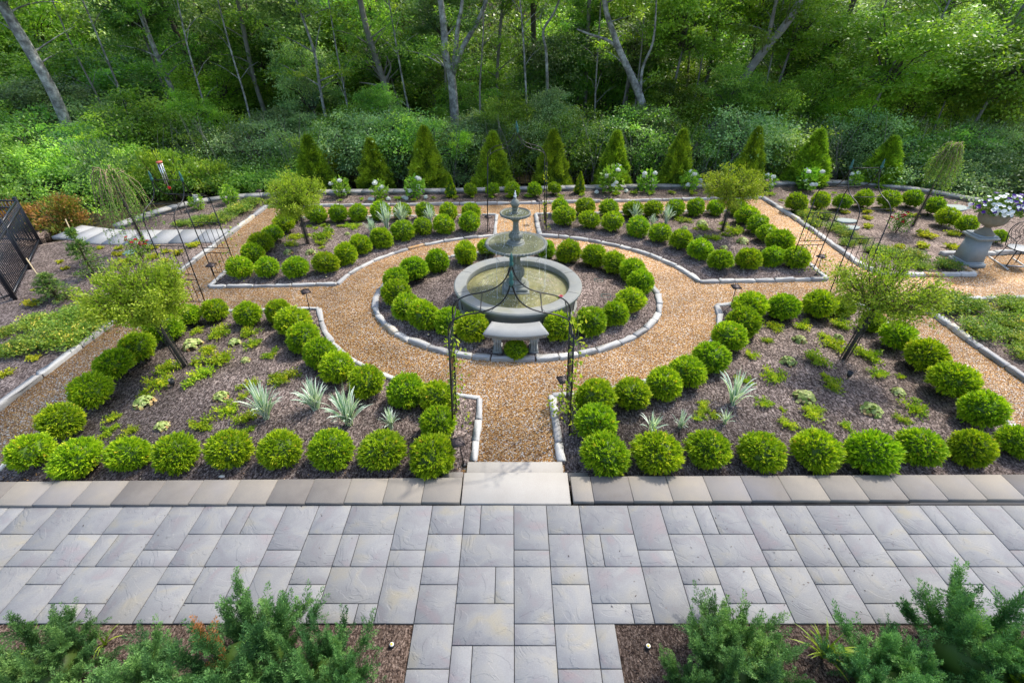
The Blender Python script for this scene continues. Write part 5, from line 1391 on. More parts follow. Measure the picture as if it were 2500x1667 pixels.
# ---------------------------------------------------------------- junipers in the foreground
def juniper_mesh(seed, npl, nper, rx, hz, lean=(0, 0), brown=None):
    """arching main limbs, each set with feathery plumes that narrow to a point"""
    rg = np.random.default_rng(seed); mb = MB()
    mb.blob((0, 0, hz * .26), (rx * .58, rx * .58, hz * .26), 12, 8, .3, 1, .25, seed)
    P = []; D = []; Tn = []; LL = []
    limbs = []
    for i in range(34):
        a = i * 2.4 + rg.normal(0, .3); el = rg.uniform(.25, 1.35); ln_ = rg.uniform(.62, 1.12)
        d = np.array([math.cos(a) * math.cos(el) * rx * 1.35, math.sin(a) * math.cos(el) * rx * 1.35, math.sin(el) * hz * .92]) * ln_
        d[:2] += np.array(lean) * .3
        p0 = np.array([0, 0, .05]); p2 = d; p1 = d * .5 + np.array([math.cos(a), math.sin(a), 0]) * rx * .16
        limbs.append((p0, p1, p2, np.clip(rg.normal(.5, .15), .1, .9)))
        mb.tube(bezier_pts(p0, p1, p2, 5), [.014, .011, .008, .005, .002], 4, .5, 1, False)
    for i in range(npl):
        p0, p1, p2, tl = limbs[i % len(limbs)]
        t = rg.uniform(.25, 1.0) if i >= len(limbs) else .97
        base = (1 - t) ** 2 * p0 + 2 * t * (1 - t) * p1 + t * t * p2
        tg = 2 * (1 - t) * (p1 - p0) + 2 * t * (p2 - p1)
        axis = unit((unit(tg[None])[0] * 1.0 + rg.normal(0, .55 if t < .95 else .15, 3) + np.array([0, 0, .25]))[None])[0]
        L_ = rg.uniform(.10, .24) * (1.35 if t > .95 else 1)
        tone = np.clip(tl + rg.normal(0, .12), .05, .95)
        if brown is not None and i % len(limbs) in brown and i < 620: tone = 1.0
        m = nper; s = rg.random(m)
        side = rg.normal(0, 1, (m, 3)); side -= np.outer(side @ axis, axis); side = unit(side)
        w = .042 * (1 - s) ** .6 * (.4 + .6 * np.minimum(1, s * 5)) + .004
        P.append(base + np.outer(s * L_, axis) + side * (w * rg.random(m) ** .7)[:, None]); D.append(axis * 1.1 + side * .8 + rg.normal(0, .25, (m, 3)))
        Tn.append(np.clip(tone + .25 * (s - .5) + rg.normal(0, .08, m), 0, .985) if tone < 1 else np.full(m, 1.0)); LL.append(rg.uniform(.016, .032, m))
    P = np.concatenate(P); D = np.concatenate(D); Tn = np.concatenate(Tn); LL = np.concatenate(LL)
    leaves(mb, P, D, LL, LL * .22 + .0015, Tn, rg)
    return mb.mesh('juniper', [M['juniper'], M['box_core']])
jm = [juniper_mesh(1, 820, 140, .50, .95), juniper_mesh(2, 760, 140, .50, .80), juniper_mesh(3, 860, 140, .50, .95, brown=(9,))]
for (x, y, s, h, k, rz, lab) in (
    (-4.25, 1.98, .84, .74, 0, .4, 'green juniper at the bottom left corner, with a grass clump beside it'),
    (-3.30, 1.72, .95, .66, 1, 1.9, 'lower juniper between the left corner one and the browned one'),
    (-2.38, 1.98, .98, .95, 2, 0.0, 'large juniper with a browned spray, left of the paved walk'),
    (-1.66, 1.86, .80, .86, 1, 3.0, 'juniper nearest the paved walk on the left'),
    (2.02, 1.98, .90, .86, 0, 2.0, 'upright juniper nearest the paved walk on the right'),
    (1.60, 1.72, .62, .62, 1, .9, 'small low juniper at the bottom edge right of the walk'),
    (3.35, 1.86, .85, .78, 1, 4.1, 'middle juniper of the right hand foreground bed'),
    (4.24, 2.10, .92, .96, 0, 5.0, 'tall juniper at the bottom right corner')):
    o = obj('juniper', jm[k], None, (x, y, -.05), rz, (s, s, h)); tag(o, lab, 'juniper', 'spreading junipers in the foreground')
for (x, y, s, lab) in ((-4.62, 1.62, .30, 'bright yellow green tuft in the bottom left corner'), (4.72, 1.72, .42, 'bright green tuft in the bottom right corner')):
    o = obj('bright_shrub', bm[0], None, (x, y, .15), 1, (s, s, s)); tag(o, lab, 'shrub', 'bright tufts in the bottom corners')

# bits of leaf and bark blown onto the paving
rg = np.random.default_rng(31); mb = MB(); n = 130
an = rg.uniform(0, PI, n); xx = np.where(rg.random(n) < .45, rg.normal(3.0, .9, n), rg.uniform(-5.5, 5.5, n)); yy = rg.uniform(2.5, 3.85, n)
leaves(mb, np.stack([xx, yy, np.full(n, .004)], 1), np.stack([np.cos(an), np.sin(an), rg.normal(0, .08, n)], 1), rg.uniform(.012, .035, n), rg.uniform(.005, .012, n), rg.random(n), rg, upn=4)
tag(mb.build('leaf_litter', M['chip']), kind='stuff')
# stray gravel on the kerbs and bed edges
mb = MB(); n = 0
for poly in (bedTL, bedTR, bedBL, bedBR, ringp):
    for q in range(len(poly)):
        p_, q_ = np.array(poly[q]), np.array(poly[(q + 1) % len(poly)]); L_ = np.linalg.norm(q_ - p_)
        for k in range(int(L_ * 14)):
            c = p_ + (q_ - p_) * rg.random() + rg.normal(0, .10, 2); s = rg.uniform(.006, .013)
            mb.blob((c[0], c[1], GZ + .04), (s, s * .8, s * .6), 5, 3, rg.random())
M['pebble'] = stone_mat('stray_pebble', [(0, (.22, .10, .03)), (.5, (.52, .28, .08)), (1, (.82, .74, .6))], scale=9, bump=.1, amt=.05)
tag(mb.build('stray_gravel', M['pebble']), kind='stuff')

# bark chips lying on the brown mulch
rg = np.random.default_rng(12); mb = MB(); n = 15000
sgn = rg.random(n) < .5
xx = np.where(sgn, rg.uniform(-5.4, -1.08, n), rg.uniform(1.08, 5.4, n)); yy = rg.uniform(1.25, 2.43, n); an = rg.uniform(0, PI, n)
D = np.stack([np.cos(an), np.sin(an), rg.normal(0, .22, n)], 1)
leaves(mb, np.stack([xx, yy, -.016 + rg.random(n) * .012], 1), D, rg.uniform(.015, .05, n), rg.uniform(.004, .010, n), rg.random(n) ** 1.3, rg, upn=2.5)
tag(mb.build('bark_chips', M['chip']), kind='stuff')
M['chip2'] = stone_mat('weathered_chip', [(0, (.02, .015, .013)), (.5, (.075, .058, .050)), (.85, (.17, .14, .125)), (1, (.40, .35, .31))], scale=20, rough=.95, bump=.3, amt=.1)
mb = MB()
def in_poly(px, py, poly):
    c = np.zeros(len(px), bool); n = len(poly)
    for i in range(n):
        x1, y1 = poly[i]; x2, y2 = poly[(i + 1) % n]
        if y1 == y2: continue
        hit = ((y1 > py) != (y2 > py)) & (px < (x2 - x1) * (py - y1) / (y2 - y1) + x1)
        c ^= hit
    return c
for poly, dens in ((bedBL, 1500), (bedBR, 1500), (bedTL, 600), (bedTR, 600), (ringp, 900)):
    a = np.array(poly); lo_, hi = a.min(0), a.max(0); n = int((hi[0] - lo_[0]) * (hi[1] - lo_[1]) * dens)
    px = rg.uniform(lo_[0], hi[0], n); py = rg.uniform(lo_[1], hi[1], n); k = in_poly(px, py, poly); px, py = px[k], py[k]; n = len(px)
    an = rg.uniform(0, PI, n)
    leaves(mb, np.stack([px, py, GZ + .036 + rg.random(n) * .012], 1), np.stack([np.cos(an), np.sin(an), rg.normal(0, .2, n)], 1), rg.uniform(.015, .055, n), rg.uniform(.005, .011, n), rg.random(n) ** 1.5, rg, upn=2.5)
tag(mb.build('mulch_chips', M['chip2']), kind='stuff')

# ---------------------------------------------------------------- small garden things
def uplight(label, x, y):
    e = empty('spotlight', (x, y, GZ + .035)); tag(e, label, 'garden light', 'small black spotlights in the beds')
    MB().tube([(0, 0, -.02), (0, 0, .05)], .012, 6).build('stem', M['plastic'], e)
    MB().lathe([(.028, .04), (.038, .06), (.045, .14), (.040, .14), (.036, .10), (.0, .10)], 14).build('lamp_head', M['plastic'], e, rz=.2)
uplight('small black spotlight in the front left bed below the tree', -5.73, 6.36)
uplight('small black spotlight in the front right bed below the tree', 5.81, 6.57)
CAPS = [(-1.173, 2.25, -.02, 'yellow topped irrigation cap left of the paved walk'), (1.326, 2.236, -.02, 'yellow topped irrigation cap right of the paved walk'), (-3.518, 2.236, -.02, 'yellow topped irrigation cap between the left junipers'),
        (-4.431, 10.411, GZ + .03, 'small irrigation cap in the near corner of the back left bed'), (-1.634, 7.902, GZ + .03, 'small irrigation cap in the ring bed left of the bench'), (2.55, 8.60, GZ + .03, 'small irrigation cap in the ring bed right of the fountain')]
for (x, y, z, lab) in CAPS:
    e = empty('irrigation_cap', (x, y, z)); tag(e, lab, 'irrigation cap', 'small round irrigation caps')
    MB().lathe([(.026, 0), (.028, .03), (.024, .034), (.02, .034)], 14).build('housing', M['plastic'], e)
    MB().lathe([(.019, .030), (.021, .039), (.014, .041)], 14).build('rim_ring', M['white'], e)
    MB().lathe([(.012, .036), (.012, .046), (.006, .048)], 12).build('cap_top', M['yellow'], e)
for (x, y, r, lab) in ((2.043, 10.251, .10, 'thin green ring lying in the ring bed, farther one'), (2.094, 9.486, .11, 'thin green ring lying in the ring bed, nearer one')):
    o = MB().tube([(math.cos(a) * r, math.sin(a) * r * .8, .02 + .01 * math.sin(3 * a)) for a in np.linspace(0, 2 * PI, 22)], .005, 5).build('wire_ring', M['patina'], loc=(x, y, GZ + .04)); tag(o, lab, 'wire ring', 'thin green rings in the fountain bed')
o = MB().lathe([(.17, 0), (.18, .02), (.16, .035), (.0, .04)], 20).build('utility_lid', M['greenlid'], loc=(-10.15, 11.95, GZ)); tag(o, 'round grey green utility lid beside the rose bush on the left', 'lid')
for (x, y, w, d, lab, rz) in ((10.2, 14.3, .34, .20, 'pale green flat stone in the far right bed, larger one', -.1), (10.05, 13.72, .24, .16, 'pale green flat stone in the far right bed, nearer one', .1), (14.42, 15.5, .45, .3, 'pale flat stone behind the weeping tree at the far right', .2)):
    mb = MB(); mb.lathe([(.92, 0), (1, .02), (.97, .045), (.8, .052)], 12, flute=lambda i, a, r, z: .08 * math.sin(3 * a + 1) + .05 * math.sin(5 * a)); mb.v[0] *= np.array([w, d, 1])
    o = mb.build('flat_stone', M['palestone'], loc=(x, y, GZ), rz=rz); tag(o, lab, 'stone', 'pale flat stones on the right')
o = MB().blob((0, 0, .10), (.10, .10, .10), 16, 12).build('stone_ball', M['pedestal'], None, True, loc=(6.85, 17.85, -.035)); tag(o, 'dark grey ball standing on the back wall cap', 'ball')
for (x, y, lab) in ((-3.95, 4.42, 'small white pebble on the mulch by the left wall, left of centre'), (-2.05, 2.9, 'x')):
    if lab == 'x': continue
    o = MB().blob((0, 0, .01), (.045, .025, .015), 9, 6, rough=.15).build('pebble', M['white'], None, True, loc=(x, y, GZ + .035)); tag(o, lab, 'pebble')

# ---------------------------------------------------------------- wind chime on its pole
wc = empty('wind_chime_pole', (-10.5, 15.0, GZ)); tag(wc, 'thin black pole with a hook holding the wind chime', 'pole')
MB().tube([(0, 0, 0), (-.05, 0, 1.0), (-.12, 0, 1.72), (-.17, 0, 1.92), (-.14, 0, 1.99), (-.08, 0, 1.95), (-.07, 0, 1.88)], .009, 6).build('hooked_rod', M['iron'], wc, smooth=True)
ch = empty('wind_chime', (-10.57, 15.0, GZ)); tag(ch, 'silver tube wind chime with red disc hanging from its pole', 'wind chime')
MB().lathe([(.085, 1.56), (.085, 1.60), (.0, 1.60)], 20).build('top_disc', M['redpaint'], ch)
for k in range(6):
    a = k * PI / 3; ln_ = [.50, .46, .42, .54, .58, .62][k]
    MB().lathe([(.014, 1.53 - ln_), (.014, 1.53)], 8, (math.cos(a) * .06, math.sin(a) * .06, 0)).build('chime_tube', M['tube'], ch)
MB().tube([(0, 0, 1.60), (.0, 0, 1.88)], .003, 4).build('hanging_cord', M['iron'], ch)
s_ = MB().tube([(0, 0, 1.56), (.0, 0, .87)], .003, 4).build('wind_cord', M['iron'], ch)
MB().blob((0, 0, .82), (.055, .015, .055), 12, 8).build('wind_sail', M['red'], ch, smooth=True)

# ---------------------------------------------------------------- black fence on the left
def fence(label, p, q, h=1.22, posts=(True, True), mid=()):
    p = Vector(p); q = Vector(q); d = q - p; L = d.length; rz = math.atan2(d.y, d.x)
    e = empty('metal_fence', (p.x, p.y, GZ), rz); tag(e, label, 'fence', 'black metal fence panels at the left')
    for k, on in enumerate(posts):
        if on:
            o = MB().box((k * L, 0, h / 2 + .03), (.065, .065, h + .06), bev=.004).build('post', M['fence'], e)
            MB().box((k * L, 0, h + .07), (.08, .08, .02), bev=.006).build('post_cap', M['fence'], o)
    for z in (.13, h - .20, h - .02):
        MB().box((L / 2, 0, z), (L, .035, .035)).build('rail', M['fence'], e)
    n = int(L / .105)
    for k in range(n):
        x = (k + .5) * L / n
        MB().box((x, 0, h / 2 + .02), (.017, .017, h - .08)).build('picket', M['fence'], e)
fence('black metal fence panel, farther one along the left edge', (-12.98, 12.54), (-11.99, 10.97), posts=(True, True))
fence('black metal fence panel, nearer one along the left edge', (-11.99, 10.97), (-11.03, 9.42), posts=(False, True))
fence('black metal fence panel turning off to the left at the far corner', (-12.98, 12.54), (-15.4, 12.75), posts=(False, True))
fence('black metal fence panel leaving the frame at the near left end', (-11.03, 9.42), (-11.9, 8.35), posts=(False, True))

# ---------------------------------------------------------------- pedestal, urn and petunias
pd_ = empty('pedestal', (11.53, 11.29, GZ)); tag(pd_, 'square grey stone pedestal under the flower urn', 'pedestal')
MB().box((0, 0, .05), (.54, .54, .10), bev=.006).box((0, 0, .118), (.48, .48, .036), taper=.93).build('base', M['pedestal'], pd_)
MB().box((0, 0, .41), (.43, .43, .55), taper=.84).build('shaft', M['pedestal'], pd_)
MB().box((0, 0, .70), (.40, .40, .035)).box((0, 0, .745), (.52, .52, .055), bev=.008).box((0, 0, .79), (.45, .45, .035), bev=.006).build('top_slab', M['pedestal'], pd_)
ur = empty('stone_urn', (11.55, 11.27, GZ + .808)); tag(ur, 'tan stone urn on the pedestal, full of petunias', 'urn')
mb = MB().lathe([(.20, 0), (.20, .03), (.17, .05), (.15, .065), (.085, .13), (.065, .17), (.085, .19), (.075, .20)], 40, flute=lambda i, a, r, z: .08 * (abs(math.sin(a * 9)) - .5) if i in (3, 4, 5) else 0); me = mb.mesh('foot', M['urn']); auto_smooth(me, 40); obj('foot', me, ur)
mb = MB().lathe([(.07, .19), (.15, .215), (.24, .28), (.28, .36), (.29, .44), (.295, .47), (.325, .485), (.325, .515), (.29, .515), (.27, .48), (.0, .46)], 48, flute=lambda i, a, r, z: .04 * math.sin(a * 12) if i in (2, 3, 4) else 0); me = mb.mesh('bowl', M['urn']); auto_smooth(me, 40); obj('bowl', me, ur)
pt = empty('petunias', (11.66, 11.27, GZ + 1.30)); tag(pt, 'white and purple petunias spilling over the stone urn', 'flowers')
rg = np.random.default_rng(9)
n = 2600; U_ = sph(rg, n); P = U_ * (rg.random(n) ** .4)[:, None] * np.array([.66, .46, .20]) + np.array([.02, 0, .22]); P[:, 2] -= (np.hypot(P[:, 0], P[:, 1]) ** 2) * .25
mb = MB(); leaves(mb, P, U_ + rg.normal(0, .6, (n, 3)), rg.uniform(.04, .08, n), rg.uniform(.02, .035, n), rg.random(n) * .6, rg); mb.build('foliage', M['low'], pt)
def trumpet(mb, c, nrm, s, rnd):
    nrm = Vector(nrm).normalized(); t = nrm.orthogonal().normalized(); b = nrm.cross(t); V = [np.array(c) - np.array(nrm) * s * .5]
    for k in range(10):
        a = k * PI / 5; rr = s * (1 if k % 2 == 0 else .82); V.append(np.array(c) + (np.array(t) * math.cos(a) + np.array(b) * math.sin(a)) * rr)
    mb.add(V, [(0, k + 1, (k + 1) % 10 + 1) for k in range(10)], rnd)
wm, pm = MB(), MB(); trumpet(wm, (0, 0, 0), (0, 0, 1), 1.0, .8); trumpet(pm, (0, 0, 0), (0, 0, 1), 1.0, .6)
tw = wm.mesh('bloom', M['white_bloom']); tp = pm.mesh('bloom', M['purple_bloom'])
for k in range(100):
    u = sph(rg, 1)[0]; u[2] = abs(u[2]) * 1.0 if rg.random() < .85 else -abs(u[2]) * .3; u[1] = -abs(u[1]) if rg.random() < .7 else u[1]; u /= np.linalg.norm(u)
    c = u * np.array([.70, .50, .24]) * rg.uniform(.9, 1.06) + np.array([.02, 0, .24]); c[2] -= (c[0] ** 2 + c[1] ** 2) * .25
    w_ = (u[0] + rg.normal(0, .35)) < -.05 and not (u[0] < -.7 and rg.random() < .6)
    o = obj('bloom', tw if w_ else tp, pt, tuple(c), 0, (1, 1, 1))
    o.rotation_euler = Vector(tuple(u * .7 + np.array([0, -.25, .6]) + rg.normal(0, .2, 3))).to_track_quat('Z', 'Y').to_euler()
    o.scale = (rg.uniform(.042, .058),) * 3

# ---------------------------------------------------------------- metal garden chair at the right edge
ca = empty('garden_chair', (12.62, 11.22, GZ + .008), R(-12)); tag(ca, 'black metal garden chair with latticed round back beside the urn', 'chair')
mb = MB().lathe([(.0, .42), (.24, .42), (.255, .43), (.255, .445), (.24, .45), (.0, .45)], 28, closed=True); mb.build('seat', M['seat'], ca)
MB().tube([(math.cos(a) * .26, math.sin(a) * .26, .435) for a in np.linspace(0, 2 * PI, 30)], .012, 6).build('seat_ring', M['iron'], ca)
for sx, sy in ((-1, -1), (1, -1), (1, 1), (-1, 1)):
    MB().tube([(sx * .17, sy * .17, .43), (sx * .22, sy * .21, .22), (sx * .25, sy * .24, .02)], .012, 6).build('leg', M['iron'], ca)
bk = MB()
arc = [(-.26, .14, .44), (-.29, .20, .68), (-.26, .26, .84), (-.15, .30, .96), (0, .32, 1.0), (.15, .30, .96), (.26, .26, .84), (.29, .20, .68), (.26, .14, .44)]
bk.tube(smooth_line(arc), .011, 6)
for k in range(-2, 3):
    bk.tube(smooth_line([(k * .05, .23, .45), (k * .10 + .05, .27, .62), (k * .08 - .05, .28, .78), (k * .07, .30, .95)]), .006, 5)
    bk.tube(smooth_line([(-.26, .21, .55 + k * .02 + .08), (-.1, .27, .60 + k * .09), (.1, .27, .66 - k * .05), (.27, .22, .66 + k * .06)]), .005, 5)
bk.build('backrest', M['iron'], ca, smooth=True)
for s_ in (-1, 1):
    MB().tube(smooth_line([(s_ * .27, .20, .66), (s_ * .31, .0, .68), (s_ * .30, -.18, .64), (s_ * .25, -.20, .44)]), .010, 6).build('armrest', M['iron'], ca)
MB().box((-.27, .02, .012), (.03, .80, .024)).box((.27, .02, .012), (.03, .80, .024)).box((0, -.12, .014), (.51, .028, .024)).build('sled_base', M['rail'], ca)

# ================================================================ WOODLAND
def clump_leaves(mb, rg, C, RAD, per, ll, lw, tone_c, flat=.45, mi=0, droop=0.0):
    """leafy sprays: flat layered clumps of leaf faces"""
    n = len(C) * per
    k = np.repeat(np.arange(len(C)), per)
    q = rg.normal(0, 1, (n, 3)) * rg.uniform(.3, 1.25, n)[:, None]; q = q / np.maximum(1, np.linalg.norm(q, axis=1) / 2.3)[:, None]
    off = q * RAD[k][:, None] * np.array([.55, .55, .55 * flat])
    off[:, 2] -= droop * (off[:, 0] ** 2 + off[:, 1] ** 2) / RAD[k]
    P = C[k] + off
    D = off + rg.normal(0, .35, (n, 3)) * RAD[k][:, None] + np.array([0, 0, -.15]) * RAD[k][:, None]
    leaves(mb, P, D, rg.uniform(ll * .65, ll * 1.3, n), rg.uniform(lw * .7, lw * 1.25, n), np.clip(tone_c[k] + rg.normal(0, .15, n), 0, 1), rg, mi, upn=1.6)

def crown_mesh(seed, rx, rz_, ncl, per, ll, lw, mat, hollow=.45, cr=(.5, .95)):
    rg = np.random.default_rng(seed); mb = MB()
    U_ = sph(rg, ncl); rr = hollow + (1 - hollow) * rg.random(ncl) ** .5
    C = U_ * rr[:, None] * np.array([rx, rx, rz_])
    C *= (1 + .25 * np.array([noise.noise(Vector(u * 2) + Vector((seed, 0, 0))) for u in U_]))[:, None]
    clump_leaves(mb, rg, C, rg.uniform(*cr, ncl), per, ll, lw, np.clip(rg.normal(.5, .2, ncl), 0, 1))
    # inner branches
    for i in range(0, ncl, 5):
        mb.tube([(0, 0, -rz_ * .8), tuple(C[i] * .5 + np.array([0, 0, -rz_ * .2])), tuple(C[i])], [.05, .03, .012], 4, .3, 1, False)
    return mb.mesh('crown', [M[mat], M['bark_dark']])

# --- canopy crowns (shared by the tall trees)
can = [crown_mesh(200 + i, 3.1, 3.2, 120, 95, .19, .105, ('wood1', 'wood1', 'wood3', 'wood2')[i], .25, (.5, 1.3)) for i in range(4)]
# --- smaller understory crowns
und = [crown_mesh(220 + i, 1.8, 1.6, 90, 130, .125, .068, ('wood1', 'wood2', 'wood3', 'wood1', 'wood2', 'wood3')[i], .15, (.28, .85)) for i in range(6)]
shr = [crown_mesh(240 + i, 1.3, 1.05, 70, 120, .085, .045, ('wood2', 'wood2', 'wood1', 'wood3')[i], .3, (.3, .55)) for i in range(4)]

rt = random.Random(21)
def trunk_tube(mb, Y, x0y, pts, w0, w1, ground=True):
    P = [(x, Y, z) for x, z in pts]
    if ground:
        a, b = P[0], P[1]; gz = terrain_z(a[0], Y) - .2
        sl = (b[0] - a[0]) / max(.3, b[2] - a[2])
        P = [(a[0] - sl * (a[2] - gz), Y, gz)] + P
    # carry on upward beyond the frame
    a, b = P[-2], P[-1]; sl = (b[0] - a[0]) / max(.3, b[2] - a[2])
    P = smooth_line(P, 4)
    L = len(P); rad = np.linspace(w0, w1, L)
    rad[0] *= 1.35
    mb.tube(P, rad, 9)
    return P
TR = {
 't1': dict(Y=21, w=(.30, .235), P=[(-18.12, -.08), (-17.86, 2.31), (-17.98, 3.93), (-18.17, 5.27), (-18.4, 8)], bark='birch', can=0, lab='thick pale leaning trunk at the far left of the woodland'),
 't2': dict(Y=26, w=(.15, .12), P=[(-16.24, .67), (-16.26, 1.48), (-16.46, 3.48), (-16.55, 5.62), (-16.7, 9)], bark='birch', can=1, lab='slender grey trunk right of the thick pale left trunk'),
 't3': dict(Y=30, w=(.19, .14), P=[(-17.03, .11), (-17.31, 2.53), (-17.52, 4.11), (-17.84, 5.7), (-18.2, 9)], bark='bark_dark', can=0, lab='dark brown trunk, left one of a dark pair at the left'),
 't3b': dict(Y=33, w=(.16, .13), P=[(-19.0, -.06), (-19.22, 2.13), (-19.23, 3.48), (-19.3, 9)], bark='bark_dark', can=1, lab='thin dark trunk just behind the dark left pair'),
 't4': dict(Y=28, w=(.145, .11), P=[(-12.94, -.66), (-13.16, 1.61), (-13.18, 3.03), (-13.01, 5.49), (-13, 9)], bark='bark', can=2, lab='grey brown trunk above the left weeping tree and chime'),
 't4b': dict(Y=31, w=(.12, .10), P=[(-13.95, -.66), (-14.16, 2.21), (-14.24, 4.38), (-14.01, 5.72), (-14, 9)], bark='bark_dark', can=0, lab='thin dark trunk left of the grey brown one'),
 't5': dict(Y=25, w=(.09, .05), P=[(-8.86, .65), (-8.86, 2.24), (-8.79, 3.7), (-9.12, 5.6), (-9.3, 7)], bark='birch', can=2, lab='very slender whitish forked trunk above the left round tree', br=[[(-8.8, 3.6), (-8.5, 4.3), (-8.2, 4.9)]]),
 't6': dict(Y=26, w=(.21, .12), P=[(-5.82, .17), (-5.94, 1.07), (-6.02, 1.99), (-6.31, 3.35), (-6.64, 5.08), (-6.9, 9)], bark='bark', can=1, lab='grey trunk with bare dead branches left of the big forked tree', br=[[(-5.95, 1.8), (-6.3, 2.8), (-6.9, 3.3)], [(-6.0, 2.0), (-6.5, 2.3), (-7.3, 2.4)], [(-5.9, 1.2), (-5.4, 1.6), (-4.9, 1.1)], [(-6.1, 2.4), (-5.7, 3.0), (-5.8, 3.5)]]),
 't7': dict(Y=24, w=(.25, .11), P=[(-2.63, .55), (-2.62, 1.83), (-2.66, 2.94), (-2.84, 3.6), (-2.84, 4.69), (-2.9, 5.58), (-3.1, 9)], bark='birch', can=0, lab='big pale grey forked trunk left of the fountain', br=[[(-2.63, 2.7), (-2.42, 3.76), (-2.25, 4.69), (-2.01, 5.58), (-1.7, 8)], [(-2.6, 2.9), (-2.15, 3.84), (-1.48, 4.77), (-1.02, 5.58), (-.2, 7.5)]], bw=.13),
 't8': dict(Y=32, w=(.16, .14), P=[(1.36, .62), (1.27, 3.18), (1.13, 5.74), (1.1, 9)], bark='bark_dark', can=1, lab='straight dark trunk above the fountain top'),
 't9': dict(Y=24, w=(.075, .04), P=[(1.61, 1.74), (1.47, 3.66), (1.31, 4.51), (1.72, 5.13), (2.1, 6)], bark='birch', can=None, lab='thin white dead stem right of the fountain', br=[[(1.31, 4.51), (1.15, 5.0), (1.52, 5.58)]]),
 't10': dict(Y=30, w=(.10, .07), P=[(-.79, .63), (-.81, 2.38), (-.54, 5.08), (-.46, 5.7), (-.4, 8)], bark='bark', can=2, lab='slim grey trunk just left of the farthest arch tip'),
 't11': dict(Y=30, w=(.12, .10), P=[(4.11, 1.01), (4.02, 3.42), (3.93, 5.7), (3.9, 9)], bark='bark', can=0, lab='straight slim trunk left of the big right leaning trunk'),
 't12': dict(Y=23, w=(.21, .09), P=[(6.08, .88), (5.48, 2.18), (4.95, 3.03), (4.46, 3.77), (4.1, 4.42), (3.59, 5.56), (3.2, 8)], bark='birch', can=2, lab='pale trunk leaning left with a long side branch, right of the fountain', br=[[(4.46, 3.77), (3.95, 4.19), (3.11, 4.43), (2.6, 4.6)], [(5.5, 2.1), (5.45, 3.2), (5.7, 4.2), (5.6, 5.6)]], bw=.075),
 't13': dict(Y=23, w=(.22, .15), P=[(9.05, 1.43), (9.63, 2.7), (10.33, 3.92), (10.91, 4.78), (11.24, 5.56), (12.2, 8)], bark='bark', can=3, lab='thick grey trunk leaning right above the right round tree', br=[[(10.3, 3.9), (10.33, 4.71), (10.26, 5.56), (10.2, 7)]], bw=.10),
 't15': dict(Y=27, w=(.23, .12), P=[(15.33, 1.12), (15.37, 2.84), (15.46, 4.12), (15.62, 5.64), (15.8, 9)], bark='bark_dark', can=1, lab='brown trunk above the right arch'),
 't16': dict(Y=29, w=(.14, .09), P=[(18.69, 1.08), (20.02, 3.09), (20.88, 4.61), (21.43, 5.68), (22.5, 8)], bark='bark_dark', can=3, lab='slim dark trunk leaning right, right of the brown trunk'),
 't17': dict(Y=28, w=(.095, .065), P=[(9.49, .72), (9.84, 1.79), (9.99, 2.7), (9.95, 4.45), (9.9, 7)], bark='bark_dark', can=2, lab='thin dark stem left of the thick right leaning trunk'),
 't18': dict(Y=30, w=(.27, .19), P=[(22.47, 1.77), (22.42, 3.56), (22.33, 5.15), (22.39, 5.7), (22.5, 9)], bark='bark_dark', can=1, lab='thick dark trunk in the shade at the right'),
 't20': dict(Y=24, w=(.095, .06), P=[(19.86, 1.2), (20.2, 2.61), (20.66, 4.31), (20.86, 5.34), (21.2, 8)], bark='bark', can=3, lab='slender grey trunk at the far right edge of the woodland'),
 't21': dict(Y=30, w=(.15, .10), P=[(14.88, 2.19), (14.84, 3.7), (15.03, 5.7), (15.2, 9)], bark='bark_dark', can=0, lab='dark upright trunk behind the thick right leaning trunk'),
 't22': dict(Y=34, w=(.14, .11), P=[(-5.45, 1.33), (-5.24, 2.98), (-4.83, 5.78), (-4.6, 9)], bark='bark_dark', can=1, lab='distant dark trunk left of the big forked tree'),
 't23': dict(Y=32, w=(.13, .10), P=[(-7.72, 2.45), (-7.7, 4.15), (-7.8, 5.74), (-7.9, 9)], bark='bark_dark', can=0, lab='distant dark trunk behind the tree with dead branches'),
}
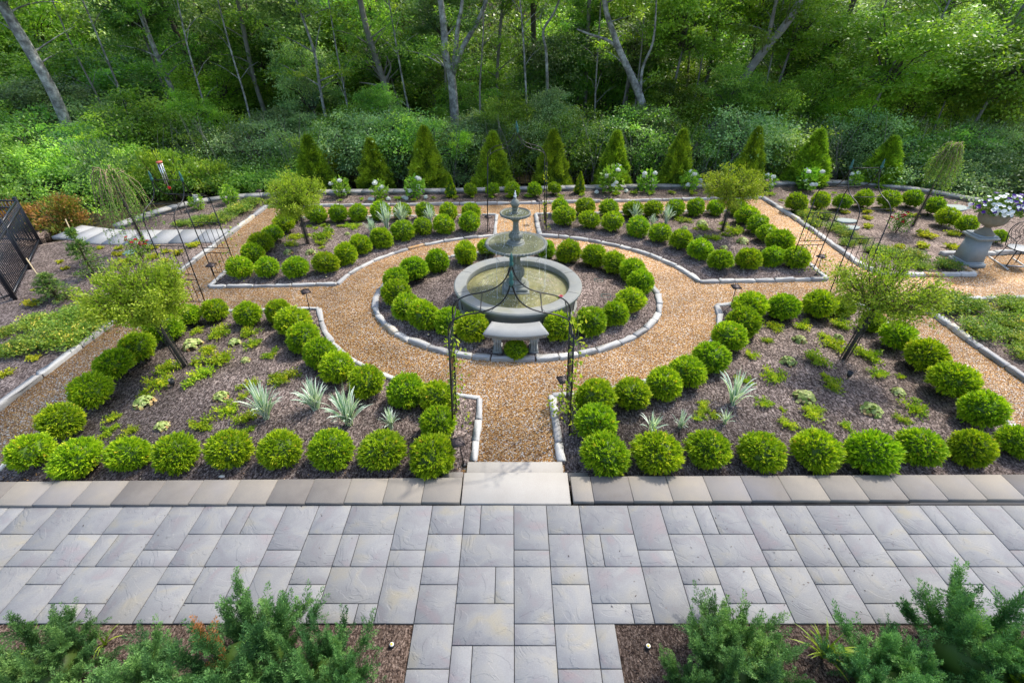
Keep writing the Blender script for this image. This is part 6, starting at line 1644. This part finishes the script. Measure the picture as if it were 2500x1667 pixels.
for k, t in TR.items():
    Y = t['Y']; x0 = t['P'][0][0]; gz = terrain_z(x0, Y)
    e = empty('woodland_tree', (x0, Y, gz)); tag(e, t['lab'], 'tree', 'tall trees of the woodland with visible trunks')
    off = np.array([x0, Y, gz])
    wf = 1 / math.sqrt(1 + (x0 / (Y * .828 + 2.2)) ** 2) * .95
    mb = MB(); trunk_tube(mb, Y, x0, t['P'], t['w'][0] * wf, t['w'][1] * wf)
    rg = random.Random(k)
    for b in t.get('br', []):
        bw = t.get('bw', t['w'][1] * .5)
        mb.tube(smooth_line([(x, Y + rg.uniform(-.15, .15) * (i > 0), z) for i, (x, z) in enumerate(b)]), np.linspace(bw, bw * .4, 4 * (len(b) - 1) + 1), 7)
    if k == 't6':
        for i in range(16):
            z = rg.uniform(1.8, 3.4); s = rg.choice((-1, 1)); q = (-6.0 - (z - 2) * .2, Y, z)
            mb.tube([q, (q[0] + s * .25, Y + rg.uniform(-.3, .1), z + .5), (q[0] + s * rg.uniform(.4, .9), Y + rg.uniform(-.5, .2), z + rg.uniform(.6, 1.2))], [.03, .018, .006], 5)
    mb.v = [v - off for v in mb.v]
    mb.build('trunk', M[t['bark']], e, smooth=True)
    if t['can'] is not None:
        # limbs reaching out of the trunk with loose leafy sprays along them
        rgl = np.random.default_rng(sum(map(ord, t['lab'])))
        lb = MB(); lf = MB(); CC = []; RR = []
        zs_ = [p[1] for p in t['P']]; xs_ = [p[0] for p in t['P']]
        for q in range(9):
            zz = rgl.uniform(max(2.2, zs_[0] + 1.2), 6.4); xx = float(np.interp(zz, zs_, xs_))
            a_ = rgl.uniform(0, 2 * PI); ln_ = rgl.uniform(.9, 2.3)
            e1 = np.array([xx + math.cos(a_) * ln_, Y + math.sin(a_) * ln_, zz + rgl.uniform(.1, 1.1)]) - off
            e0 = np.array([xx, Y, zz]) - off; em = (e0 + e1) / 2 + np.array([0, 0, rgl.uniform(.0, .35)])
            lb.tube(bezier_pts(e0, em, e1, 6), [.035, .03, .024, .018, .012, .006], 5, .5, 0, False)
            for s_ in (.45, .65, .85, 1.0):
                c_ = (1 - s_) ** 2 * e0 + 2 * s_ * (1 - s_) * em + s_ * s_ * e1 + rgl.normal(0, .18, 3)
                CC.append(c_); RR.append(rgl.uniform(.25, .6))
        lb.build('limbs', M[t['bark']], e, smooth=True)
        clump_leaves(lf, rgl, np.array(CC), np.array(RR), 75, .125, .068, np.clip(rgl.normal(.5, .2, len(CC)), 0, 1))
        lf.build('side_foliage', M['wood3' if x0 > 6 or k in ('t5', 't10') else 'wood1'], e)
        tx, tz = t['P'][-1]
        obj('crown', can[t['can']], e, (tx - x0, rt.uniform(-.3, .6), tz - gz + rt.uniform(.2, 1.2)), rt.random() * 6, (rt.uniform(.75, .95),) * 2 + (rt.uniform(.55, .75),))

# further trees of the wood whose trunks are lost among the leaves
def tree_at(name, label, cat, group, x, y, th, cm, s, sz, bark, lean=0.0, r0=.09, low=0.0):
    gz = terrain_z(x, y)
    e = empty(name, (x, y, gz)); tag(e, label, cat, group)
    MB().tube([(0, 0, -.1), (lean * .3, 0, th * .5), (lean, 0, th)], [r0, r0 * .8, r0 * .5], 7).build('trunk', M[bark], e, smooth=True)
    obj('crown', cm, e, (lean, 0, th), rt.random() * 6.28, (s, s, sz))
    return e
def row(L, fn):
    L = sorted(L, key=lambda p: p[0] / p[1])
    for i, p in enumerate(L): fn(i, len(L), p)
Bk = []
for i in range(26):
    x = -33 + 66 * (i + rt.uniform(.1, .9)) / 26; Bk.append((x, rt.uniform(32, 39), rt.uniform(1.5, 5.5)))
row(Bk, lambda i, n, p: tree_at('canopy_tree', 'leafy tree deep in the wood, %s of the rear row' % ordinal(i, n), 'tree', 'leafy trees deep in the wood', p[0], p[1], p[2] + 2.0, can[rt.randrange(4)], rt.uniform(.95, 1.3), rt.uniform(.9, 1.25), 'bark', rt.uniform(-.8, .8), .19))
Md = []
for i in range(40):
    x = -30 + 60 * (i + rt.uniform(.1, .9)) / 40; Md.append((x, rt.uniform(26.2, 33.0), rt.uniform(1.8, 6.8)))
row(Md, lambda i, n, p: tree_at('understory_tree', 'leafy understory tree, %s of the middle row in the wood' % ordinal(i, n), 'tree', 'understory trees of the wood, middle row', p[0], p[1], p[2] + 1.2, und[rt.choice((0, 1, 3, 0, 2, 4) if p[0] < 4 else (2, 5, 2, 3, 4, 5))], rt.uniform(.95, 1.5), rt.uniform(.8, 1.2), 'bark', rt.uniform(-.8, .8), .085))
Fr = []
for i in range(32):
    x = -23 + 47 * (i + rt.uniform(.15, .85)) / 32
    if abs(x + 2.6) < 1.2: continue
    Fr.append((x, rt.uniform(21.8, 23.6), rt.uniform(.6, 2.5) + (.8 if x > 8 else 0)))
row(Fr, lambda i, n, p: tree_at('understory_tree', 'young leafy tree, %s of the front row above the thicket' % ordinal(i, n), 'tree', 'young trees above the thicket', p[0], p[1], p[2] + .9, und[rt.choice((1, 4, 3, 1, 5) if p[0] < 6 else (2, 5, 2, 0, 5))], rt.uniform(.45, .9), rt.uniform(.4, .8), 'bark', rt.uniform(-.4, .4), .045))
for (x, y, z, s, w_) in ((14.5, 21.5, 3.9, 1.2, 'big bright leafy branch tree above the right arch'), (18.5, 21, 3.6, 1.3, 'big bright leafy tree near the right edge'), (7.2, 24.6, 4.9, 1.15, 'bright leafy tree hanging over the thick right leaning trunk'), (11.8, 24.4, 4.8, 1.0, 'bright leafy tree over the right round tree'), (-21.5, 20.5, 1.6, .95, 'leafy tree at the left edge of the woodland'), (-15.3, 20.5, 1.4, 1.0, 'leafy tree right of the thick pale left trunk')):
    tree_at('understory_tree', w_, 'tree', 'bright trees at the edge of the wood', x, y, z - terrain_z(x, y), und[2 if x > 0 else 5], s, s * .8, 'bark', .3, .08)

# slim pale poles among the leaves, with a small crown far up
Sl = []
for i in range(15):
    x = -21 + 43 * (i + rt.uniform(.1, .9)) / 15; Sl.append((x, rt.uniform(22.8, 25.5)))
def slim(i, n, p):
    gz = terrain_z(*p); e = empty('slim_tree', (p[0], p[1], gz)); tag(e, 'very slim pale pole of a young tree, %s in front of the wood' % ordinal(i, n), 'tree', 'slim pale young trees')
    ln = rt.uniform(-.9, .9); h = rt.uniform(8.5, 10)
    pts = [(ln * t + rt.uniform(-.06, .06), rt.uniform(-.05, .05), h * t) for t in (0, .2, .4, .6, .8, 1)]
    mb = MB().tube(smooth_line(pts, 3), np.linspace(.055, .02, 16), 6)
    for k in range(5):
        t = rt.uniform(.35, .75); a = rt.uniform(0, 6.28); q = np.array([ln * t, 0, h * t])
        mb.tube([tuple(q), tuple(q + np.array([math.cos(a) * .5, math.sin(a) * .5, .45])), tuple(q + np.array([math.cos(a) * 1.0, math.sin(a) * .9, .7]))], [.018, .012, .004], 4)
    mb.build('trunk', M[rt.choice(('birch', 'bark'))], e, smooth=True)
    obj('crown', und[rt.choice((0, 3))], e, (ln, 0, h + .3), rt.random() * 6, (.7, .7, .6))
row(Sl, slim)

# thicket shrubs: the front ones are single shrubs
Th = []
for i in range(24):
    x = -19.5 + 41 * (i + rt.uniform(.1, .9)) / 24; Th.append((x, rt.uniform(19.6, 21.4)))
def thick(i, n, p):
    gz = terrain_z(*p); s = rt.uniform(.85, 1.25)
    e = empty('woodland_shrub', (p[0], p[1], gz)); tag(e, 'arching green thicket shrub, %s in the row behind the arborvitae' % ordinal(i, n), 'shrub', 'thicket shrubs behind the wall')
    mb = MB(); rg = random.Random(i)
    for k in range(12):
        a = rg.uniform(0, 2 * PI); q = rg.uniform(.3, 1.2)
        mb.tube(bezier_pts((math.cos(a) * .15, math.sin(a) * .15, -.1), (math.cos(a) * q * .3, math.sin(a) * q * .3, 1.2), (math.cos(a) * q, math.sin(a) * q, 1.9 * s)), [.022, .018, .014, .010, .005], 5, .5, 0, False)
    mb.build('stems', M['bark'], e)
    obj('crown', shr[rt.randrange(4)], e, (0, 0, 1.55 * s), rt.random() * 6, (s * 1.15, s * 1.1, s * 1.05))
row(Th, thick)
for (x, y, z, s, cm, lab) in ((-7.2, 19.6, .55, .55, 'yel', 'small shrub with golden yellow leaves left of the first arborvitae'), (-12.4, 17.6, -.5, .85, 'wood3', 'bright green shrub beyond the wall behind the left arch'), (-10.9, 17.9, -.6, .7, 'wood3', 'low bright green shrub beyond the wall left of the corner lamp'), (-14.3, 17.4, -.3, .9, 'wood2', 'green shrub behind the left weeping tree'), (-2.0, 19.9, 1.5, .42, 'wood3', 'light green sapling top beside the big forked trunk')):
    m_ = loose_mesh('bright_shrub', cm, int(x * 7 + 200), 3400, .085, .05, .9, 30, 'twig')
    o = obj('bright_shrub', m_, None, (x, y, max(z - 1, terrain_z(x, y))), 0, (s * 1.3, s * 1.2, s * 1.5)); tag(o, lab, 'shrub', 'bright shrubs beyond the wall')

# the rest of the undergrowth and the far wood read as one mass
rg = np.random.default_rng(77)
def mass(name, n_cl, xr, yr, zf, per, ll, lw, mat, rad, flat=.5):
    mb = MB()
    x = rg.uniform(*xr, n_cl); y = rg.uniform(*yr, n_cl)
    z = np.array([zf(a, b) for a, b in zip(x, y)])
    clump_leaves(mb, rg, np.stack([x, y, z], 1), rg.uniform(*rad, n_cl), per, ll, lw, np.clip(rg.normal(.48, .2, n_cl), 0, 1), flat)
    return tag(mb.build(name, M[mat]), kind='stuff')
def th_z(x, y):
    t = terrain_z(x, y); h = .95 + 1.1 * min(1, (y - 18.3) / 3.5) + 2.1 * noise.noise(Vector((x * .32, y * .32, 3)))
    return t + max(.15, h * (.35 + .75 * rg.random() ** .6))
mass('thicket', 2500, (-24, 24), (19.2, 25.5), th_z, 95, .075, .04, 'wood2', (.22, .65))
mass('thicket_edge', 700, (-19, -8), (17.2, 20.5), lambda x, y: terrain_z(x, y) + .1 + (.25 + .32 * (y - 17)) * rg.random() ** .6 + .2 + max(0, (-x - 13)) * .12, 80, .095, .05, 'wood1', (.22, .5))
mass('thicket_edge', 420, (13.0, 24), (17.6, 20.5), lambda x, y: terrain_z(x, y) + .15 + (.5 + .5 * (y - 17)) * rg.random() ** .6, 80, .095, .05, 'wood2', (.22, .5))
mass('thicket_edge', 420, (-26, -13.2), (14.6, 18.6), lambda x, y: -.6 + (.5 + .35 * (y - 14)) * rg.random() ** .6 + max(0, -x - 15) * .1, 80, .095, .05, 'wood1', (.25, .5))
mass('thicket_edge', 330, (15.2, 25), (15.5, 18.8), lambda x, y: -.9 + (.4 + .5 * (y - 15)) * rg.random() ** .6 + max(0, x - 17) * .12, 80, .095, .05, 'wood2', (.25, .5))
mass('far_wood', 3700, (-75, 75), (38, 52), lambda x, y: terrain_z(x, y) + .5 + 11 * rg.random() ** .9, 95, .26, .15, 'woodfar', (.7, 1.8), .6)
mass('far_wood', 1500, (-34, 34), (27, 38), lambda x, y: terrain_z(x, y) + .3 + 2.6 * rg.random(), 75, .17, .095, 'woodfar', (.4, 1.1), .5)
# bare stems showing among the undergrowth
mb = MB(); rgs = random.Random(6)
for i in range(700):
    x = rgs.uniform(-20, 22); y = rgs.uniform(18.9, 21.0); z = terrain_z(x, y); a = rgs.uniform(-.8, .8); h = rgs.uniform(.8, 2.9)
    mb.tube(bezier_pts((x, y, z - .1), (x + a * .2, y, z + h * .6), (x + a, y + rgs.uniform(-.3, .3), z + h), 4), [.014, .011, .008, .004], 4, .5, 0, False)
tag(mb.build('thicket_stems', M['bark']), kind='stuff')
for (P, lab) in (([(7.9, 18.9, -.5), (8.3, 18.9, .6), (8.85, 18.9, 1.35)], 'bare leaning pale stem behind the right round tree'), ([(14.6, 18.6, -.6), (15.1, 18.6, .2), (15.9, 18.7, .9)], 'bare pale branch behind the urn')):
    o = MB().tube([tuple(Vector(p) - Vector(P[0])) for p in P], [.022, .018, .010], 6).build('bare_stem', M['birch'], None, True, loc=P[0]); tag(o, lab, 'branch', 'bare pale stems at the wood edge')
